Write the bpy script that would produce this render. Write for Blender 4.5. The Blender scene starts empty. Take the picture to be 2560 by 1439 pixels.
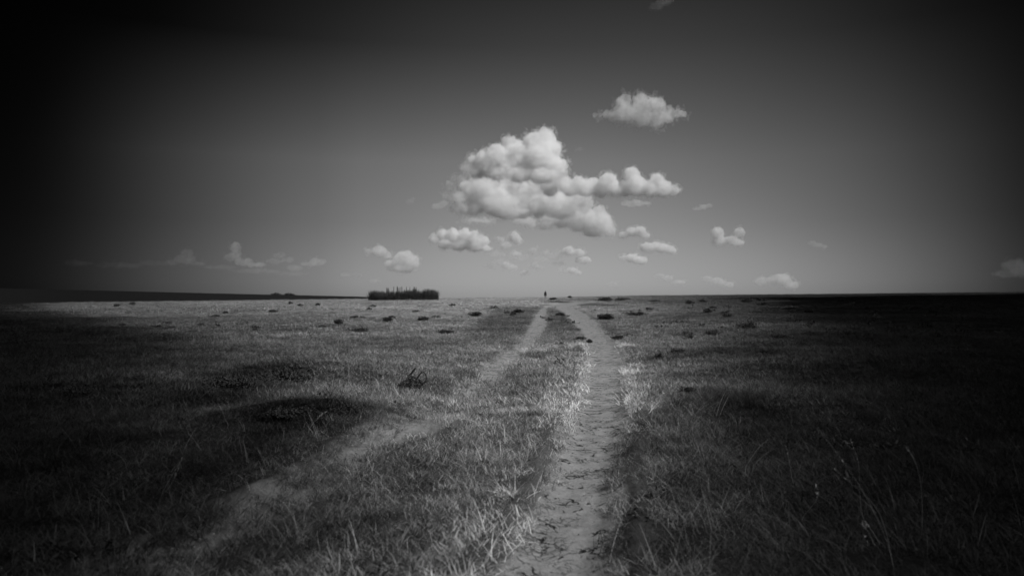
import bpy, bmesh, math, random
import numpy as np
from mathutils import Vector, Matrix, Quaternion

random.seed(7)
rng = np.random.default_rng(7)
S = bpy.context.scene
C = S.collection
R_ = math.radians

# ------------------------------------------------------------------ camera, sky, sun, exposure
EYE = 1.0
FPX = 1991.0                      # focal length in photograph pixels (28 mm on 36 mm)
PITCH = math.atan((744 - 719.5) / FPX)
cam_d = bpy.data.cameras.new('camera'); cam = bpy.data.objects.new('camera', cam_d); C.objects.link(cam)
cam_d.lens = 28.0; cam_d.sensor_width = 36.0
cam_d.clip_start = 0.05; cam_d.clip_end = 60000
cam.location = (0, 0, EYE); cam.rotation_euler = (R_(90) + PITCH, 0, 0)
cam_d.dof.use_dof = True; cam_d.dof.focus_distance = 11.0; cam_d.dof.aperture_fstop = 2.8
S.camera = cam

SUN_EL, SUN_AZ = 48.0, 122.0       # degrees; azimuth clockwise from the viewing direction (+Y)
SUN_DIR = Vector((math.sin(R_(SUN_AZ)) * math.cos(R_(SUN_EL)), math.cos(R_(SUN_AZ)) * math.cos(R_(SUN_EL)), math.sin(R_(SUN_EL))))

def N(nt, kind, **kw):
    n = nt.nodes.new(kind)
    for k, v in kw.items():
        if k == 'inp':
            for i, x in v.items(): n.inputs[i].default_value = x
        else: setattr(n, k, v)
    return n
def L(nt, a, b): nt.links.new(a, b)
def math_(nt, op, a, b=None, c=None, clamp=False):
    n = nt.nodes.new('ShaderNodeMath'); n.operation = op; n.use_clamp = clamp
    for i, x in enumerate((a, b, c)):
        if x is None: continue
        if isinstance(x, (int, float)): n.inputs[i].default_value = x
        else: nt.links.new(x, n.inputs[i])
    return n.outputs[0]
def ramp(nt, fac, stops, interp='LINEAR'):
    n = nt.nodes.new('ShaderNodeValToRGB'); n.color_ramp.interpolation = interp
    e = n.color_ramp.elements
    while len(e) > 1: e.remove(e[-1])
    e[0].position = stops[0][0]; v = stops[0][1]; e[0].color = (v, v, v, 1)
    for p, v in stops[1:]:
        x = e.new(p); x.color = (v, v, v, 1)
    nt.links.new(fac, n.inputs[0])
    return n.outputs[0]
def lin(v):
    v = v / 255.0
    return v / 12.92 if v <= 0.04045 else ((v + 0.055) / 1.055) ** 2.4

def grey(nt, v):
    c = nt.nodes.new('ShaderNodeCombineColor')
    for i in range(3): nt.links.new(v, c.inputs[i])
    return c.outputs[0]
W = bpy.data.worlds.new('World'); S.world = W; W.use_nodes = True
nt = W.node_tree; nt.nodes.clear()
out = N(nt, 'ShaderNodeOutputWorld'); bg = N(nt, 'ShaderNodeBackground', inp={1: 0.1})
sky = N(nt, 'ShaderNodeTexSky', sky_type='NISHITA', sun_disc=False)
sky.sun_elevation = R_(SUN_EL); sky.sun_rotation = R_(SUN_AZ); sky.altitude = 1500; sky.dust_density = 1.5
bw = N(nt, 'ShaderNodeRGBToBW'); L(nt, sky.outputs[0], bw.inputs[0])
tc = N(nt, 'ShaderNodeTexCoord'); sep = N(nt, 'ShaderNodeSeparateXYZ'); L(nt, tc.outputs['Generated'], sep.inputs[0])
az = math_(nt, 'ARCTAN2', sep.outputs[0], sep.outputs[1])
el = math_(nt, 'ARCSINE', sep.outputs[2])
azn = math_(nt, 'MULTIPLY_ADD', az, 1 / (2 * math.pi), 0.5)     # 0..1 over the full turn
# brightness of the black-and-white sky, edge darkening put in, along three heights (photograph column -> grey)
ROWS = [(705, [(0,12),(200,28),(400,63),(600,92),(800,122),(900,134),(1100,148),(1300,154),(1500,154),(1700,149),(1900,140),(2100,118),(2300,92),(2560,34)]),
        (560, [(0,9),(200,22),(400,57),(600,87),(800,113),(900,122),(1100,139),(1300,149),(1500,147),(1700,138),(1900,124),(2100,104),(2300,80),(2560,27)]),
        (405, [(0,5),(200,15),(400,50),(600,76),(800,97),(900,105),(1100,116),(1430,121),(1700,110),(1900,98),(2100,85),(2300,62),(2560,20)]),
        (115, [(0,1.5),(300,4),(500,12),(700,27),(900,42),(1100,54),(1300,60),(1500,62),(1700,60),(1900,52),(2100,40),(2300,24),(2560,8)])]
# brightness of the undimmed Nishita sky at the same three heights (azimuth in degrees -> luminance)
NISH = [[(-180,0.597),(-90,0.629),(-40,0.681),(-30,0.652),(-15,0.603),(0,0.546),(15,0.521),(30,0.502),(40,0.520)],
        [(-180,0.596),(-90,0.615),(-40,0.651),(-30,0.629),(-15,0.581),(0,0.538),(15,0.505),(30,0.500),(40,0.512)],
        [(-180,0.437),(-90,0.414),(-40,0.435),(-30,0.420),(-15,0.389),(0,0.366),(15,0.351),(30,0.351),(40,0.369)],
        [(-180,0.310),(-90,0.250),(-40,0.259),(-30,0.252),(-15,0.238),(0,0.230),(15,0.227),(30,0.238),(40,0.253)]]
def px_dir(px, py):
    x, y, z = (px - 1280) / FPX, 1.0, (719.5 - py) / FPX
    c, s = math.cos(PITCH), math.sin(PITCH)
    v = Vector((x, y * c - z * s, y * s + z * c)); return v.normalized()
row_out = []
for (py, pts), nn in zip(ROWS, NISH):
    st = []; spread = 1 / 3.6                                   # the ramp covers 100 degrees centred on the view
    for px, g in pts:
        d = px_dir(px, py); a = math.degrees(math.atan2(d.x, d.y))
        st.append((a / 100 + 0.5, lin(g) / float(np.interp(a, [q[0] for q in nn], [q[1] for q in nn]))))
    lo, hi = st[0][1], st[-1][1]
    st = [(0.0, lo * 0.6), (0.08, lo * 0.7)] + st + [(0.92, hi * 0.6), (1.0, hi * 0.5)]
    row_out.append(ramp(nt, math_(nt, 'MULTIPLY_ADD', az, 180 / math.pi / 100, 0.5, clamp=True), st, 'B_SPLINE'))
def els(py): d = px_dir(1280, py); return math.asin(d.z)
def mixf(nt, f, a, b):
    n = nt.nodes.new('ShaderNodeMix'); n.data_type = 'FLOAT'; L(nt, f, n.inputs[0]); L(nt, a, n.inputs[2]); L(nt, b, n.inputs[3]); return n.outputs[0]
def mr(nt, v, a, b, smooth=False):
    n = nt.nodes.new('ShaderNodeMapRange'); n.inputs[1].default_value = a; n.inputs[2].default_value = b
    if smooth: n.interpolation_type = 'SMOOTHSTEP'
    L(nt, v, n.inputs[0]); return n.outputs[0]
f0 = mr(nt, el, els(705), els(560)); f1 = mr(nt, el, els(560), els(405)); f2 = mr(nt, el, els(405), els(115))
tone = mixf(nt, f2, mixf(nt, f1, mixf(nt, f0, row_out[0], row_out[1]), row_out[2]), row_out[3])
top = ramp(nt, mr(nt, el, els(115), R_(40)), [(0.0, 1.0), (0.14, 0.66), (0.3, 0.50), (1.0, 0.42)])
sky_dim = math_(nt, 'MULTIPLY', tone, top)                          # sky dimming by direction, with lens edge darkening painted in
L(nt, grey(nt, math_(nt, 'MULTIPLY', bw.outputs[0], sky_dim)), bg.inputs[0]); bg.inputs[1].default_value = 0.1
L(nt, bg.outputs[0], out.inputs[0])

sd = bpy.data.lights.new('sun', 'SUN'); sun = bpy.data.objects.new('sun', sd); C.objects.link(sun)
sd.energy = 5.0; sd.angle = R_(0.53); sd.color = (1, 1, 1)
sun.rotation_euler = SUN_DIR.to_track_quat('Z', 'Y').to_euler(); sun.location = (0, 0, 50)

S.view_settings.view_transform = 'Standard'; S.view_settings.look = 'None'
S.view_settings.exposure = 0.0; S.view_settings.gamma = 1.0; S.view_settings.use_curve_mapping = False
S.render.engine = 'CYCLES'
cy = S.cycles
cy.max_bounces = 20; cy.diffuse_bounces = 3; cy.glossy_bounces = 2; cy.transmission_bounces = 4
cy.transparent_max_bounces = 24; cy.volume_bounces = 20; cy.volume_step_rate = 2.0; cy.volume_max_steps = 128
cy.use_denoising = True
cy.sample_clamp_indirect = 5

# ------------------------------------------------------------------ helpers
def tag(o, label=None, cat=None, group=None, kind=None):
    if label: o['label'] = label
    if cat: o['category'] = cat
    if group: o['group'] = group
    if kind: o['kind'] = kind
    return o
def mesh_obj(name, verts, faces, mat, parent=None, smooth=False, loc=None, link=True):
    me = bpy.data.meshes.new(name); me.from_pydata([tuple(v) for v in verts], [], faces)
    if mat: me.materials.append(mat)
    if smooth: me.polygons.foreach_set('use_smooth', [True] * len(me.polygons))
    o = bpy.data.objects.new(name, me)
    if link: C.objects.link(o)
    if parent: o.parent = parent
    if loc is not None: o.location = loc
    return o
def np_mesh(name, V, F, k):
    """V (n,3) float, F (m,k) int"""
    me = bpy.data.meshes.new(name)
    me.vertices.add(len(V)); me.vertices.foreach_set('co', np.ascontiguousarray(V, np.float32).ravel())
    me.loops.add(F.size); me.loops.foreach_set('vertex_index', np.ascontiguousarray(F, np.int32).ravel())
    me.polygons.add(len(F)); me.polygons.foreach_set('loop_start', np.arange(0, F.size, k, dtype=np.int32))
    me.polygons.foreach_set('loop_total', np.full(len(F), k, np.int32))
    me.update(calc_edges=True); return me
def fattr(me, name, vals, dom='POINT'):
    a = me.attributes.new(name, 'FLOAT', dom); a.data.foreach_set('value', np.ascontiguousarray(vals, np.float32))
def empty(name, loc, rz=0):
    o = bpy.data.objects.new(name, None); C.objects.link(o); o.location = loc; o.rotation_euler = (0, 0, rz)
    o.empty_display_size = 0.3; return o

def _hash(ix, iy, iz, seed):
    n = (ix * 374761393 + iy * 668265263 + iz * 2147483647 + seed * 1274126177) & 0xFFFFFFFF
    n = ((n ^ (n >> 13)) * 1274126177) & 0xFFFFFFFF
    n = (n ^ (n >> 16)) & 0xFFFFFFFF
    n = (n * 2246822519) & 0xFFFFFFFF; n ^= n >> 15
    return (n & 0xFFFFFF) / float(0xFFFFFF)
def vnoise(x, y, z=None, seed=0):
    x = np.asarray(x, float); y = np.asarray(y, float)
    ix = np.floor(x).astype(np.int64); iy = np.floor(y).astype(np.int64)
    fx = x - ix; fy = y - iy; fx = fx * fx * fx * (fx * (fx * 6 - 15) + 10); fy = fy * fy * fy * (fy * (fy * 6 - 15) + 10)
    if z is None:
        h = lambda a, b: _hash(ix + a, iy + b, 0, seed)
        return ((h(0,0) * (1-fx) + h(1,0) * fx) * (1-fy) + (h(0,1) * (1-fx) + h(1,1) * fx) * fy) * 2 - 1
    z = np.asarray(z, float); iz = np.floor(z).astype(np.int64); fz = z - iz; fz = fz * fz * (3 - 2 * fz)
    h = lambda a, b, c: _hash(ix + a, iy + b, iz + c * 1, seed + 17 * 0) if False else _hash(ix + a + (iz + c) * 57, iy + b + (iz + c) * 113, 0, seed)
    A = (h(0,0,0) * (1-fx) + h(1,0,0) * fx) * (1-fy) + (h(0,1,0) * (1-fx) + h(1,1,0) * fx) * fy
    B = (h(0,0,1) * (1-fx) + h(1,0,1) * fx) * (1-fy) + (h(0,1,1) * (1-fx) + h(1,1,1) * fx) * fy
    return (A * (1-fz) + B * fz) * 2 - 1
def fbm(x, y, z=None, seed=0, oct=4, gain=0.5):
    s = 0; a = 1; t = 0
    for i in range(oct):
        s = s + a * vnoise(x * 2**i + 13.7 * i, y * 2**i - 7.3 * i, None if z is None else z * 2**i + 3.1 * i, seed + i * 31); t += a; a *= gain
    return s / t
def sstep(x, a, b):
    t = np.clip((x - a) / (b - a), 0, 1); return t * t * (3 - 2 * t)

# ------------------------------------------------------------------ shape of the land
RC = 250.0
def crest_row(a):                    # photograph row of the near crest for azimuth a (rad)
    px = 1280 + FPX * np.tan(np.clip(a, -0.8, 0.8))
    return np.interp(px, [-400, 0, 500, 900, 1100, 1360, 1600, 2100, 2560, 3000], [759, 757, 752, 747.5, 745.5, 743.5, 739, 735, 732, 730])
def far_row(a):
    px = 1280 + FPX * np.tan(np.clip(a, -0.8, 0.8))
    return np.interp(px, [-500, 0, 300, 600, 900, 1100, 1300], [722, 724, 729, 735, 741, 752, 770])
def H0(x, y):
    x = np.asarray(x, float); y = np.asarray(y, float)
    r = np.hypot(x, y) + 1e-6; a = np.arctan2(x, y)
    zc = EYE + (744 - crest_row(a)) * RC / FPX
    t = np.clip(r / RC, 0, 1)
    z = zc * (0.75 * t ** 1.35 + 0.25 * t ** 2.2)
    over = np.clip(r - RC, 0, None)
    z = z - 9.0 * (1 - np.exp(-(over / 160.0) ** 2))
    zr = EYE + (744 - far_row(a)) * 900 / FPX          # the far ridge
    bump = np.exp(-((r - 900) / 260.0) ** 2) * (r < 900) + (r >= 900) * np.exp(-((r - 900) / 900.0) ** 2)
    base_far = zc - 9.0
    z = z + np.where(r > RC, np.clip(zr - base_far, 0, None) * bump, 0)
    # rolls of the ground
    fade = sstep(r, 1.5, 6)
    fadeR = 1 - sstep(r, 180, 245)
    z = z + fade * (0.10 * fbm(x / 7.0, y / 7.0, seed=3, oct=3) + 0.05 * fbm(x / 1.9, y / 1.9, seed=5, oct=2))
    z = z + fade * fadeR * sstep(r, 15, 60) * 0.22 * fbm(x / 16.0, y / 16.0, seed=9, oct=3)
    return z
# hollows and banks left of the track (world metres: x, y, radius x, radius y, height, turn)
def mounds(x, y):
    z = 0
    for cx, cy, sx, sy, h, rot in MOUNDS:
        c, s = math.cos(rot), math.sin(rot); u = (x - cx) * c + (y - cy) * s; v = -(x - cx) * s + (y - cy) * c
        z = z + h * np.exp(-(u / sx) ** 2 - (v / sy) ** 2)
    return z
MOUNDS = [(-1.5, 6.1, 0.9, 0.30, 0.16, -0.35), (-2.4, 9.6, 1.5, 0.5, 0.24, -0.35), (-2.1, 7.1, 1.0, 0.4, -0.15, -0.2),
          (-3.3, 10.6, 1.1, 0.6, -0.18, -0.3), (-4.2, 8.2, 1.6, 0.5, 0.14, 0.1), (2.4, 7.0, 1.0, 0.6, 0.10, 0.5), (4.2, 11, 1.4, 0.8, 0.14, 0.4)]
def H1(x, y): return H0(x, y) + mounds(np.asarray(x, float), np.asarray(y, float))
_RR = np.geomspace(1.2, 2500, 6000)
def ground_at(px, py):
    """where the sight line through a photograph pixel meets the land"""
    d = px_dir(px, py); h = math.hypot(d.x, d.y)
    X = _RR * d.x / h; Y = _RR * d.y / h; Z = EYE + _RR * d.z / h
    below = Z < H1(X, Y)
    i = int(np.argmax(below)) if below.any() else int(np.argmin(np.abs(_RR - 240)))
    return float(X[i]), float(Y[i])

# wheel ruts: (row, column, half width in px)
RUT_R = [(1700, 1330, 190), (1560, 1355, 165), (1439, 1378, 145), (1370, 1400, 120), (1300, 1432, 104), (1240, 1448, 92), (1200, 1457, 78), (1150, 1468, 74), (1100, 1480, 72), (1050, 1495, 68), (1000, 1507, 62),
         (950, 1514, 54), (900, 1516, 47), (870, 1510, 40), (850, 1498, 38), (830, 1483, 34), (810, 1465, 30), (795, 1448, 26), (782, 1432, 22), (773, 1416, 20), (766, 1403, 24), (761, 1412, 26), (757.5, 1434, 28), (755, 1460, 26), (753, 1492, 15)]
RUT_L = [(1600, 0, 200), (1439, 330, 130), (1370, 450, 105), (1300, 585, 90), (1250, 695, 80), (1200, 785, 66), (1150, 860, 62), (1100, 945, 66), (1050, 1040, 70), (1000, 1130, 55), (965, 1180, 42),
         (930, 1225, 34), (900, 1262, 30), (870, 1300, 24), (850, 1322, 26), (830, 1340, 27), (810, 1348, 22), (795, 1351, 17), (780, 1356, 11), (773, 1361, 7), (768, 1366, 3)]
def rut_line(pts):
    rows = []; widen = 1.18
    for (py, px, hw) in pts:
        if py > 1439:
            t = 1.0 * FPX / (py - 744); x, y = (px - 1280) / FPX * t, t
        else: x, y = ground_at(px, py)
        rows.append((x, y, hw * widen * y / FPX))
    a = np.array(rows); t = np.arange(len(a)); tt = np.linspace(0, len(a) - 1, (len(a) - 1) * 4 + 1)
    return np.stack([np.interp(tt, t, a[:, i]) for i in range(3)], 1)
LINES = [rut_line(RUT_L), rut_line(RUT_R)]
def rut_d(x, y, line):
    """distance across the rut in half widths"""
    x = np.asarray(x, float).ravel(); y = np.asarray(y, float).ravel(); best = np.full(x.shape, 99.0); edge_m = np.full(x.shape, 99.0)
    P = line
    for i in range(len(P) - 1):
        ax, ay, aw = P[i]; bx, by, bw_ = P[i + 1]; dx, dy = bx - ax, by - ay; l2 = dx * dx + dy * dy + 1e-9
        t = np.clip(((x - ax) * dx + (y - ay) * dy) / l2, 0, 1)
        d = np.hypot(x - ax - t * dx, y - ay - t * dy) / (aw + t * (bw_ - aw))
        best = np.minimum(best, d); edge_m = np.minimum(edge_m, (d - 1) * (aw + t * (bw_ - aw)))
    return best, edge_m
SHADE_AND_GRASS = []  # dark ellipses: hollow shade painted into the turf tone, plus some darker grass
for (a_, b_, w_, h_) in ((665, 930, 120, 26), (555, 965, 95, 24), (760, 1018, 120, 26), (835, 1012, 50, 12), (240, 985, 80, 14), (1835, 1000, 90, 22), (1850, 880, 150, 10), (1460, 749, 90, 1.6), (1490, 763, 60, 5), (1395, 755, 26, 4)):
    _x, _y = ground_at(a_, b_); _, _y2 = ground_at(a_, b_ - h_); SHADE_AND_GRASS.append((_x, _y, w_ * _y / FPX, _y2 - _y))
def fields(x, y):
    """everything the land knows about itself at (x, y)"""
    x = np.asarray(x, float); y = np.asarray(y, float); sh = x.shape; x = x.ravel(); y = y.ravel()
    r = np.hypot(x, y)
    near = (r < 175) & (np.abs(np.arctan2(x, y)) < 1.2)
    dl = np.full(x.shape, 99.0); dr = np.full(x.shape, 99.0)
    em = np.full(x.shape, 99.0)
    dl[near], e1 = rut_d(x[near], y[near], LINES[0]); dr[near], e2 = rut_d(x[near], y[near], LINES[1]); em[near] = np.minimum(e1 + 9.0 * (y[near] < 9.5), e2)
    e = 0.22 * fbm(x * 3.1, y * 3.1, seed=21, oct=3) + 0.10 * fbm(x * 11, y * 11, seed=22, oct=2)
    ml = (1 - sstep(dl + 2.2 * e, 0.55, 1.5)) * np.interp(y, [0, 3.2, 5, 9, 14], [.42, .55, .74, .95, 1.0]); mr_ = 1 - sstep(dr + e, 0.85, 1.12)
    # pale dry grass by the track; darker growth plus painted edge shade away from it
    tx = (LINES[1][:, 0] + 0) ; 
    cx = np.interp(y, [0, 3, 6, 12, 30, 80, 250], [-0.1, 0.05, 0.35, 1.2, 2.0, 3.5, 6])
    lat = x - cx
    wr = np.interp(y, [0, 3.3, 5, 13, 35, 100, 250], [.14, .40, .68, 2.1, 4.1, 10.5, 30]); wl = np.interp(y, [0, 3.5, 6, 10, 20, 40, 100, 250], [.25, .78, 1.35, 2.9, 6.2, 14.5, 42, 110])
    u = np.where(lat > 0, lat / wr, -lat / wl)
    dry = np.exp(-0.69 * np.clip(u, 0, 9) ** 1.5) + 0.03  # dryness together with the painted darkening towards both sides
    shade_and_grass = np.zeros_like(x)
    for (hx, hy, hw, hh) in SHADE_AND_GRASS: shade_and_grass = np.maximum(shade_and_grass, np.exp(-(((x - hx) / hw) ** 2 + ((y - hy) / hh) ** 2 + 0.5 * e) ** 2))
    dry = dry * (1 - 0.68 * shade_and_grass) * (1 + 0.25 * sstep(r, 30, 60))
    xl = np.interp(y, LINES[0][::-1, 1], LINES[0][::-1, 0]); xr = np.interp(y, LINES[1][::-1, 1], LINES[1][::-1, 0])
    mid = sstep(x - xl, -0.3, 0.5) * sstep(xr + 4.0 - x, 0, 1.5); dry = dry * (1 - 0.55 * mid * sstep(y, 14, 24) * (1 - sstep(y, 60, 90)))
    n = fbm(x / 2.3, y / 2.3, seed=41, oct=4); n2 = fbm(x / 14, y / 14, seed=43, oct=3)
    dry = dry * (1 + 0.35 * n + 0.3 * n2)
    far = sstep(r, 300, 500); dry = dry * (1 - far) + far * np.where(x < 0, 0.10, 0.03) * np.clip(1.2 + x / r * 2.2, 0.12, 1)
    return [v.reshape(sh) for v in (dl, dr, ml, mr_, np.clip(dry, 0.015, 1.8), r, em)]

# ------------------------------------------------------------------ materials
def new_mat(name):
    m = bpy.data.materials.new(name); m.use_nodes = True; m.node_tree.nodes.clear(); return m
def attr(nt, name, kind='GEOMETRY'):
    n = nt.nodes.new('ShaderNodeAttribute'); n.attribute_name = name; n.attribute_type = kind; return n.outputs['Fac']
def grey(nt, v):
    c = nt.nodes.new('ShaderNodeCombineColor')
    for i in range(3): L(nt, v, c.inputs[i])
    return c.outputs[0]

def ground_material():
    m = new_mat('soil_and_turf'); nt = m.node_tree
    out = N(nt, 'ShaderNodeOutputMaterial'); b = N(nt, 'ShaderNodeBsdfPrincipled', inp={'Roughness': 0.95, 'Specular IOR Level': 0.0})
    g = N(nt, 'ShaderNodeNewGeometry'); P = g.outputs['Position']
    dirt = attr(nt, 'dirt'); dry = attr(nt, 'dry')  # the dryness tone also holds the painted darkening towards both sides
    def noise(scale, det=5, rough=0.6, vec=P):
        n = N(nt, 'ShaderNodeTexNoise', inp={'Scale': scale, 'Detail': det, 'Roughness': rough}); L(nt, vec, n.inputs['Vector']); return n.outputs['Fac']
    n1, n2, n3 = noise(1.2), noise(9, 6), noise(60, 4, 0.7)
    soil = math_(nt, 'MULTIPLY', ramp(nt, n2, [(0.25, 0.15), (0.5, 0.205), (0.75, 0.265)]), ramp(nt, n3, [(0.3, 0.82), (0.6, 1.05)]))
    # shrinkage cracks
    wob = N(nt, 'ShaderNodeTexNoise', inp={'Scale': 9.0, 'Detail': 3}); L(nt, P, wob.inputs['Vector'])
    mixv = N(nt, 'ShaderNodeVectorMath', operation='MULTIPLY_ADD', inp={1: (0.16, 0.16, 0.16)}); L(nt, wob.outputs['Color'], mixv.inputs[0]); L(nt, P, mixv.inputs[2])
    v1 = N(nt, 'ShaderNodeTexVoronoi', feature='DISTANCE_TO_EDGE', inp={'Scale': 8.0}); L(nt, mixv.outputs[0], v1.inputs['Vector'])
    v2 = N(nt, 'ShaderNodeTexVoronoi', feature='DISTANCE_TO_EDGE', inp={'Scale': 24.0}); L(nt, mixv.outputs[0], v2.inputs['Vector'])
    c1 = ramp(nt, v1.outputs['Distance'], [(0.0, 1.0), (0.028, 0.92), (0.052, 0.0)])
    c2 = ramp(nt, v2.outputs['Distance'], [(0.0, 1.0), (0.04, 0.7), (0.075, 0.0)])
    k1 = ramp(nt, noise(6.0, 4), [(0.50, 0.0), (0.58, 1.0)]); k2 = ramp(nt, noise(4.3, 3), [(0.47, 0.0), (0.6, 0.85)])
    crack = math_(nt, 'MAXIMUM', math_(nt, 'MULTIPLY', c1, k1), math_(nt, 'MULTIPLY', c2, k2))
    soil_c = math_(nt, 'MULTIPLY', soil, math_(nt, 'SUBTRACT', 1.0, math_(nt, 'MULTIPLY', math_(nt, 'MULTIPLY', crack, math_(nt, 'POWER', dirt, 4.0)), 0.93)))
    # turf seen from far away, thatch seen close by
    far1, far2 = noise(0.35, 5, 0.65), noise(2.2, 5, 0.7)
    t = math_(nt, 'MULTIPLY', dry, ramp(nt, far1, [(0.35, 0.55), (0.55, 1.0), (0.7, 1.25)]))
    t = math_(nt, 'MULTIPLY', t, ramp(nt, far2, [(0.35, 0.45), (0.5, 0.95), (0.7, 1.3)]))
    t = math_(nt, 'MULTIPLY', t, ramp(nt, n3, [(0.3, 0.5), (0.65, 1.2)]))
    turf = math_(nt, 'MULTIPLY_ADD', t, math_(nt, 'MULTIPLY_ADD', attr(nt, 'open_turf'), 0.13, 0.07), 0.006)
    colr = mixf(nt, dirt, turf, soil_c)
    L(nt, grey(nt, colr), b.inputs['Base Color'])
    hgt = math_(nt, 'ADD', math_(nt, 'MULTIPLY', n2, 0.02), math_(nt, 'MULTIPLY', n3, 0.006))
    hgt = math_(nt, 'SUBTRACT', hgt, math_(nt, 'MULTIPLY', math_(nt, 'MULTIPLY', crack, dirt), 0.012))
    bp = N(nt, 'ShaderNodeBump', inp={'Strength': 0.8, 'Distance': 1.0}); L(nt, hgt, bp.inputs['Height']); L(nt, bp.outputs[0], b.inputs['Normal'])
    L(nt, b.outputs[0], out.inputs['Surface'])
    return m
MAT_GROUND = ground_material()

def blade_material(name, lo, hi, gloss=0.12):
    m = new_mat(name); nt = m.node_tree
    out = N(nt, 'ShaderNodeOutputMaterial'); b = N(nt, 'ShaderNodeBsdfPrincipled', inp={'Roughness': 0.55, 'Specular IOR Level': gloss})
    tone = attr(nt, 'tone', 'INSTANCER'); bt = attr(nt, 'blade')
    v = math_(nt, 'MULTIPLY', tone, bt)
    v = math_(nt, 'MULTIPLY_ADD', v, hi - lo, lo)
    c = grey(nt, v); L(nt, c, b.inputs['Base Color'])
    tr = N(nt, 'ShaderNodeBsdfTranslucent'); L(nt, c, tr.inputs[0])
    mx = N(nt, 'ShaderNodeMixShader', inp={0: 0.18}); L(nt, b.outputs[0], mx.inputs[1]); L(nt, tr.outputs[0], mx.inputs[2])
    L(nt, mx.outputs[0], out.inputs['Surface'])
    return m
MAT_BLADE = blade_material('grass_blade', 0.004, 0.63)
MAT_WEED = blade_material('weed_leaf', 0.012, 0.10)

def plain(name, v, rough=0.8, noise_scale=20, amp=0.4, transl=0.0):
    m = new_mat(name); nt = m.node_tree
    out = N(nt, 'ShaderNodeOutputMaterial'); b = N(nt, 'ShaderNodeBsdfPrincipled', inp={'Roughness': rough, 'Specular IOR Level': 0.2})
    g = N(nt, 'ShaderNodeTexCoord'); n = N(nt, 'ShaderNodeTexNoise', inp={'Scale': noise_scale, 'Detail': 4}); L(nt, g.outputs['Object'], n.inputs['Vector'])
    L(nt, grey(nt, ramp(nt, n.outputs['Fac'], [(0.3, v * (1 - amp)), (0.7, v * (1 + amp))])), b.inputs['Base Color'])
    bp = N(nt, 'ShaderNodeBump', inp={'Strength': 0.4, 'Distance': 0.01}); L(nt, n.outputs['Fac'], bp.inputs['Height']); L(nt, bp.outputs[0], b.inputs['Normal'])
    L(nt, b.outputs[0], out.inputs['Surface']); return m
M_DEAD = plain('dead_wood', 0.035); M_LEAF = plain('dark_leaf', 0.03); M_BRUSH = plain('brushwood', 0.05, noise_scale=3); M_POST = plain('weathered_post', 0.045)
M_CLOTH = plain('dark_cloth', 0.02, 0.9, 30); M_CLOTH2 = plain('shawl_cloth', 0.10, 0.9, 30); M_SKIN = plain('skin', 0.08, 0.5, 10, 0.1); M_HAIR = plain('black_hair', 0.01, 0.6)
M_STRAW = plain('dry_stalk', 0.2, 0.6, 40, 0.2); M_STONE = plain('pale_stone', 0.42, 0.8, 30, 0.3)

# ------------------------------------------------------------------ ground mesh
def build_ground():
    fine = np.arange(-37.5, 37.51, 0.11); coarse = np.arange(40, 320.1, 4.0)
    azd = np.concatenate([fine, coarse]); azr = np.radians(azd); na = len(azd)
    rr = np.concatenate([np.geomspace(0.25, 1.3, 12)[:-1], np.geomspace(1.3, 14, 330)[:-1], np.geomspace(14, 250, 330)[:-1], np.geomspace(250, 9000, 60)])
    nr = len(rr)
    A, Rr = np.meshgrid(azr, rr); X = Rr * np.sin(A); Y = Rr * np.cos(A)
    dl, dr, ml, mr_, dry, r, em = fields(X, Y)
    Z = H1(X, Y)
    dep = np.maximum(ml, mr_)
    prof = 0.055 * (1 - sstep(dr, 0.3, 1.25)) + 0.04 * (1 - sstep(dl, 0.3, 1.3))
    lip = 0.02 * np.exp(-((dr - 1.35) / 0.25) ** 2) + 0.015 * np.exp(-((dl - 1.35) / 0.25) ** 2)
    k = np.clip(1 - r / 150, 0, 1)
    Z = Z - (prof - lip) * k
    fz = np.exp(-r / 25)
    Z = Z + fz * (1 - dep * 0.7) * (0.016 * fbm(X * 4.2, Y * 4.2, seed=51, oct=3)) + fz * 0.006 * fbm(X * 14, Y * 14, seed=52, oct=2)
    Z = Z + (1 - dep) * sstep(r, 6, 30) * (1 - sstep(r, 240, 400)) * 0.05 * fbm(X / 0.8, Y / 0.8, seed=53, oct=3)
    V = np.stack([X.ravel(), Y.ravel(), Z.ravel()], 1)
    i = np.arange(nr - 1)[:, None] * na; j = np.arange(na)[None, :]; jn = (j + 1) % na
    F = np.stack([i + j, i + jn, i + na + jn, i + na + j], -1).reshape(-1, 4)[:, ::-1]
    dirt = dep.ravel(); fd = dirt[F].mean(1); side = (dr.ravel()[F].mean(1) < dl.ravel()[F].mean(1))
    groups = [('ground', fd <= 0.5), ('dirt_path', (fd > 0.5) & ~side), ('dirt_path', (fd > 0.5) & side)]
    for name, sel in groups:
        f = F[sel]; used, inv = np.unique(f, return_inverse=True); f = inv.reshape(-1, 4)
        v = V[used]
        if name == 'ground':       # close the disc under the camera
            pass
        me = np_mesh(name, v, f, 4)
        fattr(me, 'dirt', dirt[used]); fattr(me, 'dry', dry.ravel()[used]); fattr(me, 'open_turf', sstep(np.hypot(v[:, 0], v[:, 1]), 12, 55))  # dry also holds the painted side and hollow shade
        me.polygons.foreach_set('use_smooth', np.ones(len(f), bool)); me.materials.append(MAT_GROUND)
        o = bpy.data.objects.new(name, me); C.objects.link(o); o['kind'] = 'structure'
build_ground()

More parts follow.
